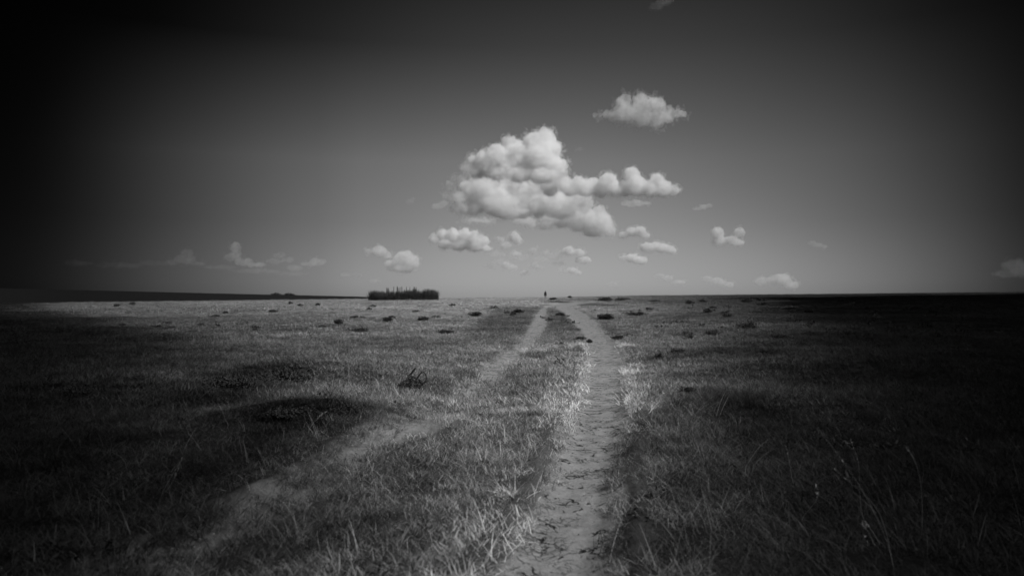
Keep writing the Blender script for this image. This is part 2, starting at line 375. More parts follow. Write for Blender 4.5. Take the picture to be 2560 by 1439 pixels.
# ------------------------------------------------------------------ grass
SRC = bpy.data.collections.new('grass_sources')       # never linked: only feeds the scatter
def tuft(name, n, rad, hmin, hmax, wid, lean, curl, mat, seg=3, spread=0.9, tmin=0.12, tmax=1.6, broad=False):
    V = []; F = []; T = []
    for _ in range(n):
        rr_ = rad * math.sqrt(random.random()); a = random.random() * 2 * math.pi
        p = np.array([rr_ * math.cos(a), rr_ * math.sin(a), -0.01])
        h = random.uniform(hmin, hmax) * (1.25 if random.random() < 0.12 else 1)
        d = random.gauss(math.pi / 2, spread)                      # leaning away from the viewer, with the wind
        th = abs(random.gauss(lean, 0.3)); dirv = np.array([math.cos(d) * math.sin(th), math.sin(d) * math.sin(th), math.cos(th)])
        side = np.array([-math.sin(d + random.uniform(-1.2, 1.2)), math.cos(d), 0.0]); side /= np.linalg.norm(side) + 1e-6
        w = wid * random.uniform(0.6, 1.3); t = tmin + (tmax * 1.25 - tmin) * random.random() ** 2.2
        b0 = len(V)
        for s in range(seg + 1):
            u = s / seg
            if broad: ww = w * math.sin(math.pi * min(max(u, 0.08), 0.97))
            else: ww = w * (1 - 0.85 * u)
            V.append(p - side * ww / 2); V.append(p + side * ww / 2); T += [t * (0.55 + 0.45 * u)] * 2
            ang = curl * random.uniform(0.4, 1.4)
            dirv = dirv + np.array([math.cos(d), math.sin(d), -0.6]) * ang / seg; dirv /= np.linalg.norm(dirv)
            p = p + dirv * h / seg
        for s in range(seg): F.append((b0 + 2*s, b0 + 2*s + 1, b0 + 2*s + 3, b0 + 2*s + 2))
    me = np_mesh(name, np.array(V), np.array(F), 4); fattr(me, 'blade', T); me.materials.append(mat)
    return bpy.data.objects.new(name, me)
def source(name, objs):
    c = bpy.data.collections.new(name)
    for o in objs: c.objects.link(o)
    return c
turf_c = source('turf_source', [tuft('turf_clump', 95, 0.11, 0.02, 0.07, 0.0024, 0.95, 0.6, MAT_BLADE, spread=1.5) for _ in range(9)])
straw_c = source('straw_source', [tuft('straw_clump', 26, 0.06, 0.05, 0.14, 0.0022, 0.8, 0.7, MAT_BLADE, seg=5, spread=1.4, tmin=0.7, tmax=1.5) for _ in range(7)])
near_c = source('near_source', [tuft('near_clump', 120, 0.2, 0.025, 0.085, 0.0042, 0.9, 0.5, MAT_BLADE, seg=2, spread=1.4) for _ in range(7)])
mid_c = source('mid_source', [tuft('mid_clump', 90, 0.30, 0.03, 0.085, 0.009, 0.85, 0.4, MAT_BLADE, seg=2, spread=1.3) for _ in range(7)])
far_c = source('far_source', [tuft('far_clump', 110, 1.1, 0.025, 0.06, 0.035, 0.9, 0.3, MAT_BLADE, seg=2, spread=1.4) for _ in range(6)])
weed_c = source('weed_source', [tuft('weed_clump', 80, 0.10, 0.02, 0.045, 0.011, 0.9, 0.5, MAT_WEED, seg=3, spread=3.0, broad=True) for _ in range(5)])

def scatter(name, label, coll, P, rot, scl, tone, tilt=0.12):
    me = bpy.data.meshes.new(name + '_points'); n = len(P)
    me.vertices.add(n); me.vertices.foreach_set('co', np.ascontiguousarray(P, np.float32).ravel())
    fattr(me, 'tone', tone); fattr(me, 'scl', scl)
    a = me.attributes.new('rot', 'FLOAT_VECTOR', 'POINT')
    rv = np.stack([rng.normal(0, tilt, n), rng.normal(0, tilt, n), rot], 1); a.data.foreach_set('vector', rv.astype(np.float32).ravel())
    o = bpy.data.objects.new(name, me); C.objects.link(o); tag(o, label, 'grass', kind='stuff')
    g = bpy.data.node_groups.new(name, 'GeometryNodeTree')
    g.interface.new_socket('Geometry', in_out='INPUT', socket_type='NodeSocketGeometry')
    g.interface.new_socket('Geometry', in_out='OUTPUT', socket_type='NodeSocketGeometry')
    gi = g.nodes.new('NodeGroupInput'); go = g.nodes.new('NodeGroupOutput')
    ci = g.nodes.new('GeometryNodeCollectionInfo'); ci.inputs['Collection'].default_value = coll; ci.inputs['Separate Children'].default_value = True; ci.inputs['Reset Children'].default_value = True
    ip = g.nodes.new('GeometryNodeInstanceOnPoints'); ip.inputs['Pick Instance'].default_value = True
    def na(nm, ty):
        x = g.nodes.new('GeometryNodeInputNamedAttribute'); x.data_type = ty; x.inputs['Name'].default_value = nm; return x.outputs['Attribute']
    rvn = g.nodes.new('FunctionNodeRandomValue'); rvn.data_type = 'INT'; rvn.inputs['Min'].default_value = 0 if False else 0
    for s in rvn.inputs:
        if s.name == 'Max' and s.type == 'INT': s.default_value = 50
    ri = [s for s in rvn.outputs if s.type == 'INT'][0]
    g.links.new(gi.outputs[0], ip.inputs['Points']); g.links.new(ci.outputs[0], ip.inputs['Instance']); g.links.new(ri, ip.inputs['Instance Index'])
    e2r = g.nodes.new('FunctionNodeEulerToRotation'); g.links.new(na('rot', 'FLOAT_VECTOR'), e2r.inputs[0]); g.links.new(e2r.outputs[0], ip.inputs['Rotation'])
    g.links.new(na('scl', 'FLOAT'), ip.inputs['Scale']); g.links.new(ip.outputs[0], go.inputs[0])
    md = o.modifiers.new('scatter', 'NODES'); md.node_group = g
    return o
def sector(n, r0, r1, half=35.5, p=1.0):
    """n points over a fan of land in front of the camera, p shapes the density with distance (1 = even)"""
    u = rng.random(n); r = (r0 ** (2 * p) + u * (r1 ** (2 * p) - r0 ** (2 * p))) ** (1 / (2 * p))
    a = np.radians(rng.uniform(-half, half, n)); return r * np.sin(a), r * np.cos(a)
def surf(x, y, dl, dr, r):
    prof = 0.055 * (1 - sstep(dr, 0.3, 1.25)) + 0.04 * (1 - sstep(dl, 0.3, 1.3))
    return H1(x, y) - prof * np.clip(1 - r / 150, 0, 1)
def lay(name, label, coll, n, r0, r1, s0, s1, p, keep, tonef, half=35.5, rotsd=0.6, fullrot=False, clear=-9, strip=None):
    x, y = sector(n, r0, r1, half, p)
    if strip is not None: y = rng.uniform(r0 ** .5, r1 ** .5, n) ** 2; x = np.interp(y, LINES[1][::-1, 1][np.argsort(LINES[1][::-1, 1])], LINES[1][::-1, 0][np.argsort(LINES[1][::-1, 1])]) - 0.8 + rng.normal(0, strip, n)
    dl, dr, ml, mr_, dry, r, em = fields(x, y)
    pr = keep(x, y, dl, dr, ml, mr_, dry, r) * (em > clear); ok = rng.random(n) < pr
    x, y, dl, dr, ml, mr_, dry, r = (v[ok] for v in (x, y, dl, dr, ml, mr_, dry, r)); m = len(x)
    z = surf(x, y, dl, dr, r)
    rot = rng.uniform(0, 6.28, m) if fullrot else rng.normal(0, rotsd, m)
    scl = rng.uniform(s0, s1, m)
    scatter(name, label, coll, np.stack([x, y, z], 1), rot, scl, np.clip(tonef(x, y, dl, dr, dry, r), 0.01, 1.6))
    print(name, m)
def patch(x, y, s, seed, lo, hi): return sstep(fbm(x / s, y / s, seed=seed, oct=3), lo, hi)
def keep_turf(x, y, dl, dr, ml, mr_, dry, r):
    bare = patch(x, y, 0.7, 61, -0.55, -0.15)
    k = (0.25 + 0.75 * bare) * (1 - 0.985 * mr_) * (1 - np.clip(ml * 1.3, 0, 1) * np.clip(0.90 + 0.75 * fbm(x / .5, y / .5, seed=66, oct=3), 0, 1))
    return k
def edge(d, c=1.25, w=0.35): return np.exp(-((d - c) / w) ** 2)
def side(x, y): return np.where(x > np.interp(y, LINES[1][::-1, 1], LINES[1][::-1, 0]), sstep(y, 4.5, 7.0) * (1 - sstep(y, 11, 22)), 1 - sstep(y, 14, 25))
def tone_turf(x, y, dl, dr, dry, r):
    n = 0.6 * fbm(x / 0.45, y / 0.45, seed=71, oct=3) + 0.7 * fbm(x / 0.16, y / 0.16, seed=72, oct=2) * (1 - sstep(r, 12, 30)) + 0.3 * fbm(x / 3.0, y / 3.0, seed=73, oct=3)
    return dry * (0.62 + 0.75 * n + 0.9 * edge(dr) * side(x, y) + 0.2 * edge(dl) + rng.normal(0, 0.12, len(x)))
lay('short_grass', 'short matted grass growing between and beside the two wheel ruts', turf_c, 17000, 1.3, 9, 0.8, 1.4, 0.8, keep_turf, tone_turf, clear=0.035)
lay('trodden_grass', 'trodden short grass farther along the track', near_c, 34000, 7.0, 24, 0.7, 1.3, 0.7, keep_turf, tone_turf, clear=0.06)
lay('trodden_grass', 'trodden grass beyond the bend of the track', mid_c, 26000, 20, 60, 0.7, 1.3, 0.62, keep_turf, tone_turf, clear=0.2)
lay('verge_grass', 'strip of grass on and around the far wheel ruts', near_c, 13000, 18, 75, 0.9, 1.3, 1, keep_turf, tone_turf, clear=0.05, strip=1.6)
lay('distant_grass', 'low open grassland stretching to the crest', far_c, 24000, 50, 262, 0.7, 1.4, 0.75, keep_turf, tone_turf, half=36, clear=1.0)
def keep_straw(x, y, dl, dr, ml, mr_, dry, r):
    pt = patch(x, y, 1.1, 81, 0.05, 0.5)
    return np.clip(0.08 + 0.3 * pt + 1.1 * edge(dr, 1.15, 0.22) * side(x, y) + 0.35 * edge(dl, 1.3, 0.3), 0, 1) * (1 - mr_) * (1 - 0.8 * np.clip(ml * 1.3, 0, 1))
def tone_straw(x, y, dl, dr, dry, r):
    return 0.05 + dry * (0.75 + 1.9 * edge(dr) * side(x, y) + rng.normal(0, 0.2, len(x)))
lay('straw_grass', 'pale straw tufts lining the edges of the wheel ruts', straw_c, 20000, 1.3, 26, 0.6, 1.25, 0.6, keep_straw, tone_straw, rotsd=0.9)
tuss_c = source('tussock_source', [tuft('tussock', 120, 0.10, 0.05, 0.125, 0.0026, 0.8, 0.8, MAT_BLADE, seg=4, spread=1.6, tmin=0.1, tmax=1.1) for _ in range(6)])
def keep_tuss(x, y, dl, dr, ml, mr_, dry, r): return patch(x, y, 1.6, 83, -0.05, 0.35) * (0.35 + 0.65 * patch(x, y, 0.4, 84, -.2, .3)) * (1 - mr_) * (1 - ml) * (dr > 1.5) * 0.8
lay('tussock_grass', 'coarser darker tussocks standing out of the short turf', tuss_c, 9000, 1.6, 34, 0.6, 1.6, 0.58, keep_tuss, lambda x, y, dl, dr, dry, r: dry * rng.uniform(.2, 1.1, len(x)), rotsd=1.2)
stem_c = source('stem_source', [tuft('lone_stems', 3, 0.03, 0.10, 0.28, 0.0020, 0.9, 0.5, MAT_BLADE, seg=6, tmin=0.8, tmax=1.2, spread=1.1) for _ in range(9)])
lay('seed_stems', 'thin pale seed stems leaning out of the turf', stem_c, 3800, 1.7, 30, 0.6, 1.2, 0.6, lambda x, y, dl, dr, ml, mr_, dry, r: (0.25 + 0.6 * patch(x, y, 1.3, 87, -.1, .4)) * (1 - mr_) * (1 - ml), lambda x, y, dl, dr, dry, r: 0.10 + dry * rng.uniform(.7, 1.5, len(x)), rotsd=0.8)
def keep_weed(x, y, dl, dr, ml, mr_, dry, r):
    return patch(x, y, 0.9, 91, 0.12, 0.4) * (1 - mr_) * (1 - ml) * 0.7 * (dr > 1.6) * (dl > 1.3) * np.clip(1.3 - dry * 0.7, 0.2, 1)
lay('low_weeds', 'small dark leafy weeds spread in patches through the turf', weed_c, 7000, 1.3, 40, 0.7, 1.5, 0.55, keep_weed, lambda x, y, dl, dr, dry, r: rng.uniform(0.3, 1.0, len(x)) * (0.4 + dry), fullrot=True)
def keep_scrub(x, y, dl, dr, ml, mr_, dry, r):
    return patch(x, y, 5, 95, 0.0, 0.5) * (1 - mr_) * (1 - ml) * (0.3 + 0.7 * (x > 0.03 * y))
lay('low_scrub', 'dark low scrub patches scattered over the far grassland', weed_c, 9000, 22, 262, 2.0, 4.5, 0.6, keep_scrub, lambda x, y, dl, dr, dry, r: rng.uniform(0.15, 0.7, len(x)), fullrot=True, half=36)

# ------------------------------------------------------------------ plants that stand out one by one
def tube(V, F, pts, radii, sides=5):
    b = len(V); n = len(pts)
    for i, p in enumerate(pts):
        p = Vector(p); q = Vector(pts[min(i + 1, n - 1)]) - Vector(pts[max(i - 1, 0)])
        if q.length < 1e-9: q = Vector((0, 0, 1))
        q.normalize(); u = q.orthogonal().normalized(); v = q.cross(u)
        for k in range(sides):
            a = 2 * math.pi * k / sides; V.append(p + (u * math.cos(a) + v * math.sin(a)) * radii[i])
    for i in range(n - 1):
        for k in range(sides):
            F.append((b + i*sides + k, b + i*sides + (k+1) % sides, b + (i+1)*sides + (k+1) % sides, b + (i+1)*sides + k))
    F.append(tuple(b + k for k in range(sides))[::-1]); F.append(tuple(b + (n-1)*sides + k for k in range(sides)))
def leaf(V, F, p, d, up, l, w):
    b = len(V); s = d.cross(up).normalized() * w
    V += [p, p + d * l * 0.35 + s + up * l * 0.08, p + d * l * 0.75 + s * 0.7, p + d * l - up * l * 0.15, p + d * l * 0.75 - s * 0.7, p + d * l * 0.35 - s + up * l * 0.08]
    F.append((b, b+1, b+2, b+3, b+4, b+5))
def rv(s=1.0): return Vector((random.gauss(0, 1), random.gauss(0, 1), random.gauss(0, 1))) * s
def bush(name, label, cat, px, py, wpx, hpx, dens=1.0, group=None, leafmat=None):
    x, y = ground_at(px, py); z = float(H1(np.array([x]), np.array([y]))[0])
    w = wpx * y / FPX; h = max(hpx * 1.0 * y / FPX, 0.05)
    o = empty(name, (x, y, z - 0.02 * h)); tag(o, label, cat, group)
    V, F = [], []; tips = []
    for i in range(int(16 * dens) + 5):
        a = random.uniform(0, 2 * math.pi); sx = math.cos(a) * w * 0.5 * random.uniform(0.2, 1); sy = math.sin(a) * w * 0.35 * random.uniform(0.2, 1)
        p0 = Vector((sx * 0.45, sy * 0.45, -0.03 * h)); p3 = Vector((sx, sy, h * random.uniform(0.35, 1.25) * (1 - 0.4 * (abs(sx) / (w * 0.5 + 1e-6)) ** 2)))
        p1 = p0.lerp(p3, 0.4) + Vector((0, 0, h * 0.12)) + rv(h * 0.05); p2 = p0.lerp(p3, 0.75) + rv(h * 0.06)
        r0 = max(w * 0.012, y * 0.0006); tube(V, F, [p0, p1, p2, p3], [r0, r0 * 0.8, r0 * 0.6, r0 * 0.3], 4); tips += [p1, p2, p3]
    mesh_obj('stem', V, F, M_DEAD, o)
    V, F = [], []; lw = max(w * 0.022, y * 0.0008)
    for i in range(int(520 * dens)):
        c = random.choice(tips) + rv(w * 0.03) + Vector((random.gauss(0, w * .08), random.gauss(0, w * .05), 0)); c.z = max(c.z, 0.0); d = (rv() + Vector((0, 0, 0.5))).normalized()
        leaf(V, F, c, d, rv().normalized(), lw * random.uniform(1.2, 2.6), lw * random.uniform(0.4, 0.8))
    f = mesh_obj('foliage', V, F, leafmat or M_LEAF, o); f['kind'] = 'stuff'
    return o

# the big dead plant left of the left-hand rut
def dead_plant():
    x, y = ground_at(1040, 968); z = float(H1(np.array([x]), np.array([y]))[0]); k = y / FPX
    o = empty('dead_plant', (x, y, z)); tag(o, 'black dead plant with two curled branch loops beside the left wheel rut', 'dead plant')
    P = lambda a, b, c=0.0: Vector(((a - 1040) * k, c, (968 - b) * k))
    def branch(pts, r, nm='branch'):
        V, F = [], []; tube(V, F, pts, r, 7)
        for i in range(1, len(pts) - 1):          # stubs and thorns
            for _ in range(2):
                q = pts[i] + rv(0.004); d = rv(); d.normalize(); tube(V, F, [q, q + d * random.uniform(0.01, 0.035)], [r[i] * 0.5, 0.001], 4)
        return mesh_obj(nm, V, F, M_DEAD, o, smooth=False)
    q = 0.0017 * y / 1.0
    branch([P(1020, 968), P(1012, 955, .03), P(1022, 940, .06), P(1034, 925, .05), P(1045, 915, .0)], [0.012, .014, .012, .008, .003])
    branch([P(1022, 946), P(1028, 938, -.05), P(1040, 942, -.06), P(1052, 950, -.02), P(1058, 962, 0)], [0.008, .011, .012, .012, .007])
    branch([P(1040, 952), P(1043, 943, .02), P(1050, 934, .04), P(1058, 931, .06), P(1064, 937, .04), P(1067, 946, 0), P(1062, 954, -.03), P(1056, 956, -.04), P(1048, 949, -.02)], [.008, .009, .008, .008, .009, .010, .010, .009, .006])
    branch([P(1044, 944), P(1050, 936, -.02), P(1056, 929, -.03)], [.005, .006, .003])
    branch([P(1030, 968), P(1042, 960, -.05), P(1052, 966, -.06), P(1053, 976, -.08)], [.008, .01, .007, .003])
    branch([P(1058, 956), P(1064, 953, -.05), P(1069, 952, -.07)], [.006, .005, .002])
    branch([P(1024, 955, .02), P(1028, 946, .04), P(1035, 938, .03)], [.009, .008, .004])
    # the matted crown of dead leaves
    V, F = [], []
    for i in range(3600):
        t = random.random(); top = 20 * math.sin(math.pi * min(1, t * .85 + .12)); c = P(1002 + 50 * t + random.gauss(0, 2), 971 + 4 * (1 - t) - top * random.random() ** .8, random.gauss(0, .06))
        leaf(V, F, c, (rv() + Vector((-.3, 0, .2))).normalized(), rv().normalized(), random.uniform(.02, .055), random.uniform(.005, .014))
    mesh_obj('dead_leaves', V, F, M_DEAD, o)['kind'] = 'stuff'
dead_plant()
def sprig():
    x, y = ground_at(1402, 915); z = float(H1(np.array([x]), np.array([y]))[0]); k = y / FPX
    o = empty('broadleaf_sprig', (x, y, z)); tag(o, 'small black forked sprig with curled leaves standing on the grass between the ruts', 'plant')
    P = lambda a, b, c=0.0: Vector(((a - 1402) * k, c, (915 - b) * k))
    V, F = [], []
    for pts in ([P(1404, 917), P(1401, 908), P(1399, 902), P(1399, 895, .02)], [P(1400, 907), P(1396, 904), P(1391, 900, -.03), P(1386, 901, -.04)],
                [P(1402, 909), P(1406, 905, .02), P(1408, 899, .03), P(1406, 896)], [P(1403, 912), P(1408, 912), P(1410, 908, -.03)], [P(1391, 900), P(1387, 905), P(1389, 911)], [P(1399, 902), P(1393, 894, .02), P(1388, 888, .03)]):
        tube(V, F, pts, [.0035 * 2, .006, .005, .003][:len(pts)], 5)
    mesh_obj('stem', V, F, M_DEAD, o)
    for (a, b, r) in ((1387, 905, 5), (1388, 909, 4), (1406, 897, 4), (1409, 898, 3), (1410, 908, 3.4), (1405, 907, 2.5), (1402, 913, 4), (1395, 898, 2.5), (1411, 912, 2.4), (1394, 915, 3)):
        V, F = [], []; c = P(a, b, random.gauss(0, .02))
        for q in range(3): leaf(V, F, c, (rv() + Vector((0, -.3, -.2))).normalized(), rv().normalized(), r * k * 1.3, r * k * .55)
        mesh_obj('leaf', V, F, M_LEAF, o)
sprig()

GB = 'dark bushes dotted over the grassland'
BUSHES = [
 (1512, 800, 44, 13, 2.0, 'ragged black bush close to the right of where the right-hand rut bends'),
 (847, 810, 24, 9, 1.4, 'small dark bush on the left plain, darkest between the pole enclosure and the hollow'),
 (966, 804, 34, 9, 1.0, 'thin straggling bush below the left end of the thorn enclosure'),
 (1060, 802, 30, 9, 1.2, 'round dark clump below the right end of the thorn enclosure'),
 (1190, 791, 36, 10, 1.2, 'loose dark clump with a small one at its right, nearer the track than the enclosure'),
 (1296, 784, 30, 8, 1.4, 'low dark mound just left of the left-hand rut near the crest'),
 (1272, 785, 26, 5, 0.8, 'flat thin scrub strip touching the low mound left of the far rut'),
 (1118, 836, 46, 10, 1.6, 'wide dark cushion on the grass below the enclosure'),
 (900, 830, 50, 8, 1.1, 'long flat dark cushion left of the wide cushion below the enclosure'),
 (1452, 849, 30, 4, 0.7, 'dark tussock on the grass strip touching the bright bend of the right rut'),
 (1474, 856, 16, 3, 0.5, 'little dark tussock at the left lip of the right rut'),
 (1402, 863, 34, 4, 0.8, 'flat dark tussock in the middle of the grass strip between the ruts'),
 (1400, 790, 22, 6, 0.9, 'dark tussock between the ruts just below the fork'),
 (1377, 803, 16, 5, 0.7, 'dark tussock at the right lip of the far left-hand rut'),
 (1716, 986, 48, 16, 1.4, 'dark leafy clump in the grass right of the cracked rut'),
 (1648, 896, 20, 10, 0.9, 'spiky dark plant in front of the right field, nearest the pale rut edge'),
 (1692, 886, 38, 12, 1.1, 'dark bush behind the spiky plant on the right field'),
 (1868, 822, 56, 16, 1.6, 'large dark bush with a rounded top on the right field'),
 (1784, 838, 44, 9, 1.1, 'long low dark bush left of the large rounded bush on the right field'),
 (1590, 789, 52, 8, 1.0, 'string of low dark scrub to the right of the ragged bush'),
 (1866, 755, 24, 7, 1.2, 'small dark bush near the skyline of the right field'),
 (1770, 782, 28, 8, 1.0, 'dark bush midway up the right field'),
 (1512, 752, 40, 6, 1.3, 'black scrub at the end of the turning track'),
 (1548, 752, 26, 5, 1.0, 'black scrub beside the first one beyond the turning track'),
 (1384, 749, 16, 3, 0.6, 'dark scrub on the crest just right of the walking person'),
 (1425, 745, 9, 3, 0.4, 'tiny bush standing up on the skyline right of the walking person'),
 (1000, 832 + 250, 30, 8, 0.8, 'dark low tuft at the near left end of the grassy verge'),
]
for i, (px, py, w, h, d, lab) in enumerate(BUSHES):
    if lab.startswith('dark low tuft at the near'): continue
    bush('bush', lab, 'bush', px, py, w, h, d, GB)
for i in range(40):
    px = random.uniform(1530, 2350); py = 748 + 110 * random.random() ** 1.3
    bush('bush', 'small dark low bush, one of the many alike dotting the right-hand field', 'bush', px, py, random.uniform(16, 40) * (0.6 + (py - 744) / 90), random.uniform(2.0, 7.5) * (0.6 + (py - 744) / 90), random.uniform(.3, 1.0), 'small bushes dotting the right-hand field')
for i in range(26):
    px = random.uniform(250, 1300); py = 757 + 70 * random.random() ** 1.3
    bush('bush', 'tiny dark tuft, one of the many alike dotting the pale left-hand plain', 'bush', px, py, random.uniform(9, 24) * (0.6 + (py - 744) / 90), random.uniform(2.5, 5), 0.6, 'tiny tufts dotting the left-hand plain')
# dark leaves added as shade in the two hollows, weeds farther left
for (px, py, w, h, d, lab) in ((700, 958, 170, 20, 1.9, 'broad dark leafy patch added as shade in the upper hollow left of the track'), (560, 968, 150, 18, 1.6, 'dark leafy patch added as shade at the left end of the upper hollow'),
                               (735, 1040, 150, 12, 1.0, 'dark leafy patch added as shade filling the lower hollow close to the left rut'), (870, 1030, 110, 10, 0.8, 'thin dark leafy patch added as shade right of the lower hollow'),
                               (200, 985, 110, 20, 1.6, 'dark patch of weeds far to the left of the hollows'), (345, 950, 50, 12, 1.0, 'small dark weed patch left of the upper hollow')):
    bush('weed_shade', lab, 'weeds', px, py, w, h, d, 'dark weed patches and leaves added as shade left of the track')

# tall dry stalks
def stalks(label, curves, rad=0.0012, mat=None, grp='tall dry grass stalks'):
    """curves: list of photograph pixel polylines from foot to tip, all standing at the depth of their foot"""
    fx, fy = curves[0][0]
    x, y = ground_at(fx, fy) if fy < 1600 else (0, 2.2)
    z = float(H1(np.array([x]), np.array([y]))[0]); k = y / FPX
    o = empty('grass_stalks', (x, y, z)); tag(o, label, 'tall grass', grp)
    for cv in curves:
        V, F = [], []; n = len(cv); pts = []
        for i, (a, b) in enumerate(cv): pts.append(rv(0.006 if i else 0) + Vector(((a - fx) * k, 0.12 * k * (fy - b) * (i / n), (fy - b) * k)))
        tt = np.linspace(0, n - 1, 12); arr = np.array([tuple(p) for p in pts])
        # smooth the polyline
        deg = min(3, n - 1); sm = [np.polyval(np.polyfit(np.arange(n), arr[:, c], deg), tt) for c in range(3)]
        pp = [Vector((sm[0][i], sm[1][i], sm[2][i])) for i in range(12)]
        tube(V, F, pp, [rad * .62 * (1 - 0.6 * i / 12) for i in range(12)], 4)
        st_ = mesh_obj('stalk', V, F, mat or M_STRAW, o, smooth=True); V, F = [], []
        for i in range(9):
            q_ = pp[11].lerp(pp[8], i / 8); d_ = (pp[11] - pp[9]).normalized() + rv(.35); d_.normalize(); leaf(V, F, q_, d_, rv().normalized(), rad * 9, rad * 1.3)
        mesh_obj('seed_head', V, F, mat or M_STRAW, st_)
stalks('pair of long arching stalks bowing left from one root at the lower right', [[(2235, 1430), (2215, 1330), (2160, 1240), (2120, 1150), (2060, 1090)], [(2235, 1430), (2222, 1340), (2195, 1270), (2160, 1235), (2100, 1170)]], 0.0011)
stalks('thin arching stalk with a nodding tip beside the tallest curved pair', [[(2165, 1320), (2158, 1240), (2152, 1170), (2132, 1110)]], 0.001)
stalks('thin upright stalk bowing over at its top, rightmost of the curved ones at lower right', [[(2304, 1350), (2302, 1240), (2296, 1160), (2272, 1122)]], 0.001)
stalks('short bright stalks crossing each other in the dark grass at the lower right', [[(2190, 1370), (2178, 1340), (2162, 1320)], [(2200, 1360), (2180, 1330), (2168, 1312)], [(2170, 1365), (2164, 1340)]], 0.002)
stalks('bent pale stalk rising from the turf right of the near rut', [[(2012, 1310), (2018, 1290), (2040, 1255), (2046, 1215)]], 0.0016)
stalks('upright thin stalk at the back of the dark grass on the right', [[(1985, 1220), (1975, 1160), (1970, 1115)]], 0.0014)
stalks('sheaf of faint upright stalks by the foot of the left-hand rut', [[(880, 1258), (883, 1210), (884, 1172)], [(905, 1256), (907, 1215), (909, 1185)], [(893, 1252), (896, 1220), (897, 1190)], [(862, 1232), (885, 1205), (912, 1172)], [(900, 1256), (903, 1232), (911, 1222)]], 0.0016)
stalks('long pale stalk leaning right over the grass at lower left of the middle strip', [[(690, 1385), (720, 1330), (745, 1295), (775, 1258)]], 0.0017)
stalks('pair of forked pale stalks on the dark ground left of the left-hand rut', [[(402, 1240), (430, 1205), (445, 1170)], [(402, 1240), (424, 1200), (455, 1155)]], 0.0017)
stalks('pale stalk bending right beside the hollow left of the track', [[(770, 1085), (785, 1060), (808, 1035)]], 0.0022)
stalks('two bright crossing straws at the edge of the middle strip beside the near rut', [[(1283, 1262), (1290, 1240), (1298, 1228)], [(1200, 1265), (1215, 1248), (1235, 1236)]], 0.002)
stalks('straw leaning left on the right bank of the near rut', [[(1642, 1325), (1636, 1300), (1630, 1283)], [(1640, 1310), (1650, 1295), (1660, 1283)], [(1576, 1285), (1583, 1265), (1592, 1250)]], 0.0018)

# a few pale stones and clods along the ruts
def stone(px, py, rpx, lab):
    x, y = ground_at(px, py); z = float(H1(np.array([x]), np.array([y]))[0]) - 0.03; r = rpx * y / FPX
    bm = bmesh.new(); bmesh.ops.create_icosphere(bm, subdivisions=2, radius=r)
    for v in bm.verts:
        f = 1 + 0.22 * random.gauss(0, 1) * 0.6; v.co = Vector((v.co.x * f * 1.2, v.co.y * f, v.co.z * f * 0.65))
    me = bpy.data.meshes.new('stone'); bm.to_mesh(me); bm.free(); me.materials.append(M_STONE)
    o = bpy.data.objects.new('stone', me); C.objects.link(o); o.location = (x, y, z + r * 0.4); tag(o, lab, 'stone', 'pale stones by the track')
for s in ((1104, 999, 6, 'flat pale stone at the left edge of the left rut, near its widest bend'), (1070, 990, 4, 'small pale stone left of the flat one beside the left rut'),
          (800, 992, 5, 'pale stone on the grass above the lower hollow'), (1250, 837, 4, 'pale chip beside the far left rut'), (1176, 918, 4, 'pale chip on the verge left of the rut where straw lies'),
          (742, 948, 4, 'lone pale stone among the dark leaves of the upper hollow'), (516, 928, 4, 'pale stone at the grass edge left of the upper hollow'), (655, 1342, 8, 'pale clod at the near end of the left-hand rut'),
          (1136, 978, 3, 'tiny pale chip between the two ruts by the left one')): stone(*s)
def pebbles():
    V = []; F = []
    cube = [(-1,-1,-1),(1,-1,-1),(1,1,-1),(-1,1,-1),(-1,-1,1),(1,-1,1),(1,1,1),(-1,1,1)]; qf = [(0,3,2,1),(4,5,6,7),(0,1,5,4),(1,2,6,5),(2,3,7,6),(3,0,4,7)]
    x, y = sector(60000, 1.4, 22, 34, 0.55); dl, dr, ml, mr_, dry, r, em = fields(x, y); ok = (rng.random(len(x)) < np.maximum(mr_ * 0.25, ml * 0.6)); z = surf(x, y, dl, dr, r)
    for a, b, c in zip(x[ok][:3500], y[ok][:3500], z[ok][:3500]):
        s = random.uniform(0.0015, 0.006) * (1 + b * 0.06); o0 = len(V)
        for q in cube: V.append((a + q[0] * s * random.uniform(.5, 1.2), b + q[1] * s * random.uniform(.5, 1.2), c + q[2] * s * random.uniform(.3, .7)))
        F += [tuple(o0 + i for i in f) for f in qf]
    o = mesh_obj('gravel', V, F, M_CLOD); tag(o, 'loose crumbs of soil and gravel lying in the wheel ruts', 'gravel', kind='stuff')
M_CLOD = plain('soil_crumb', 0.2, 0.9, 60, 0.5)
pebbles()

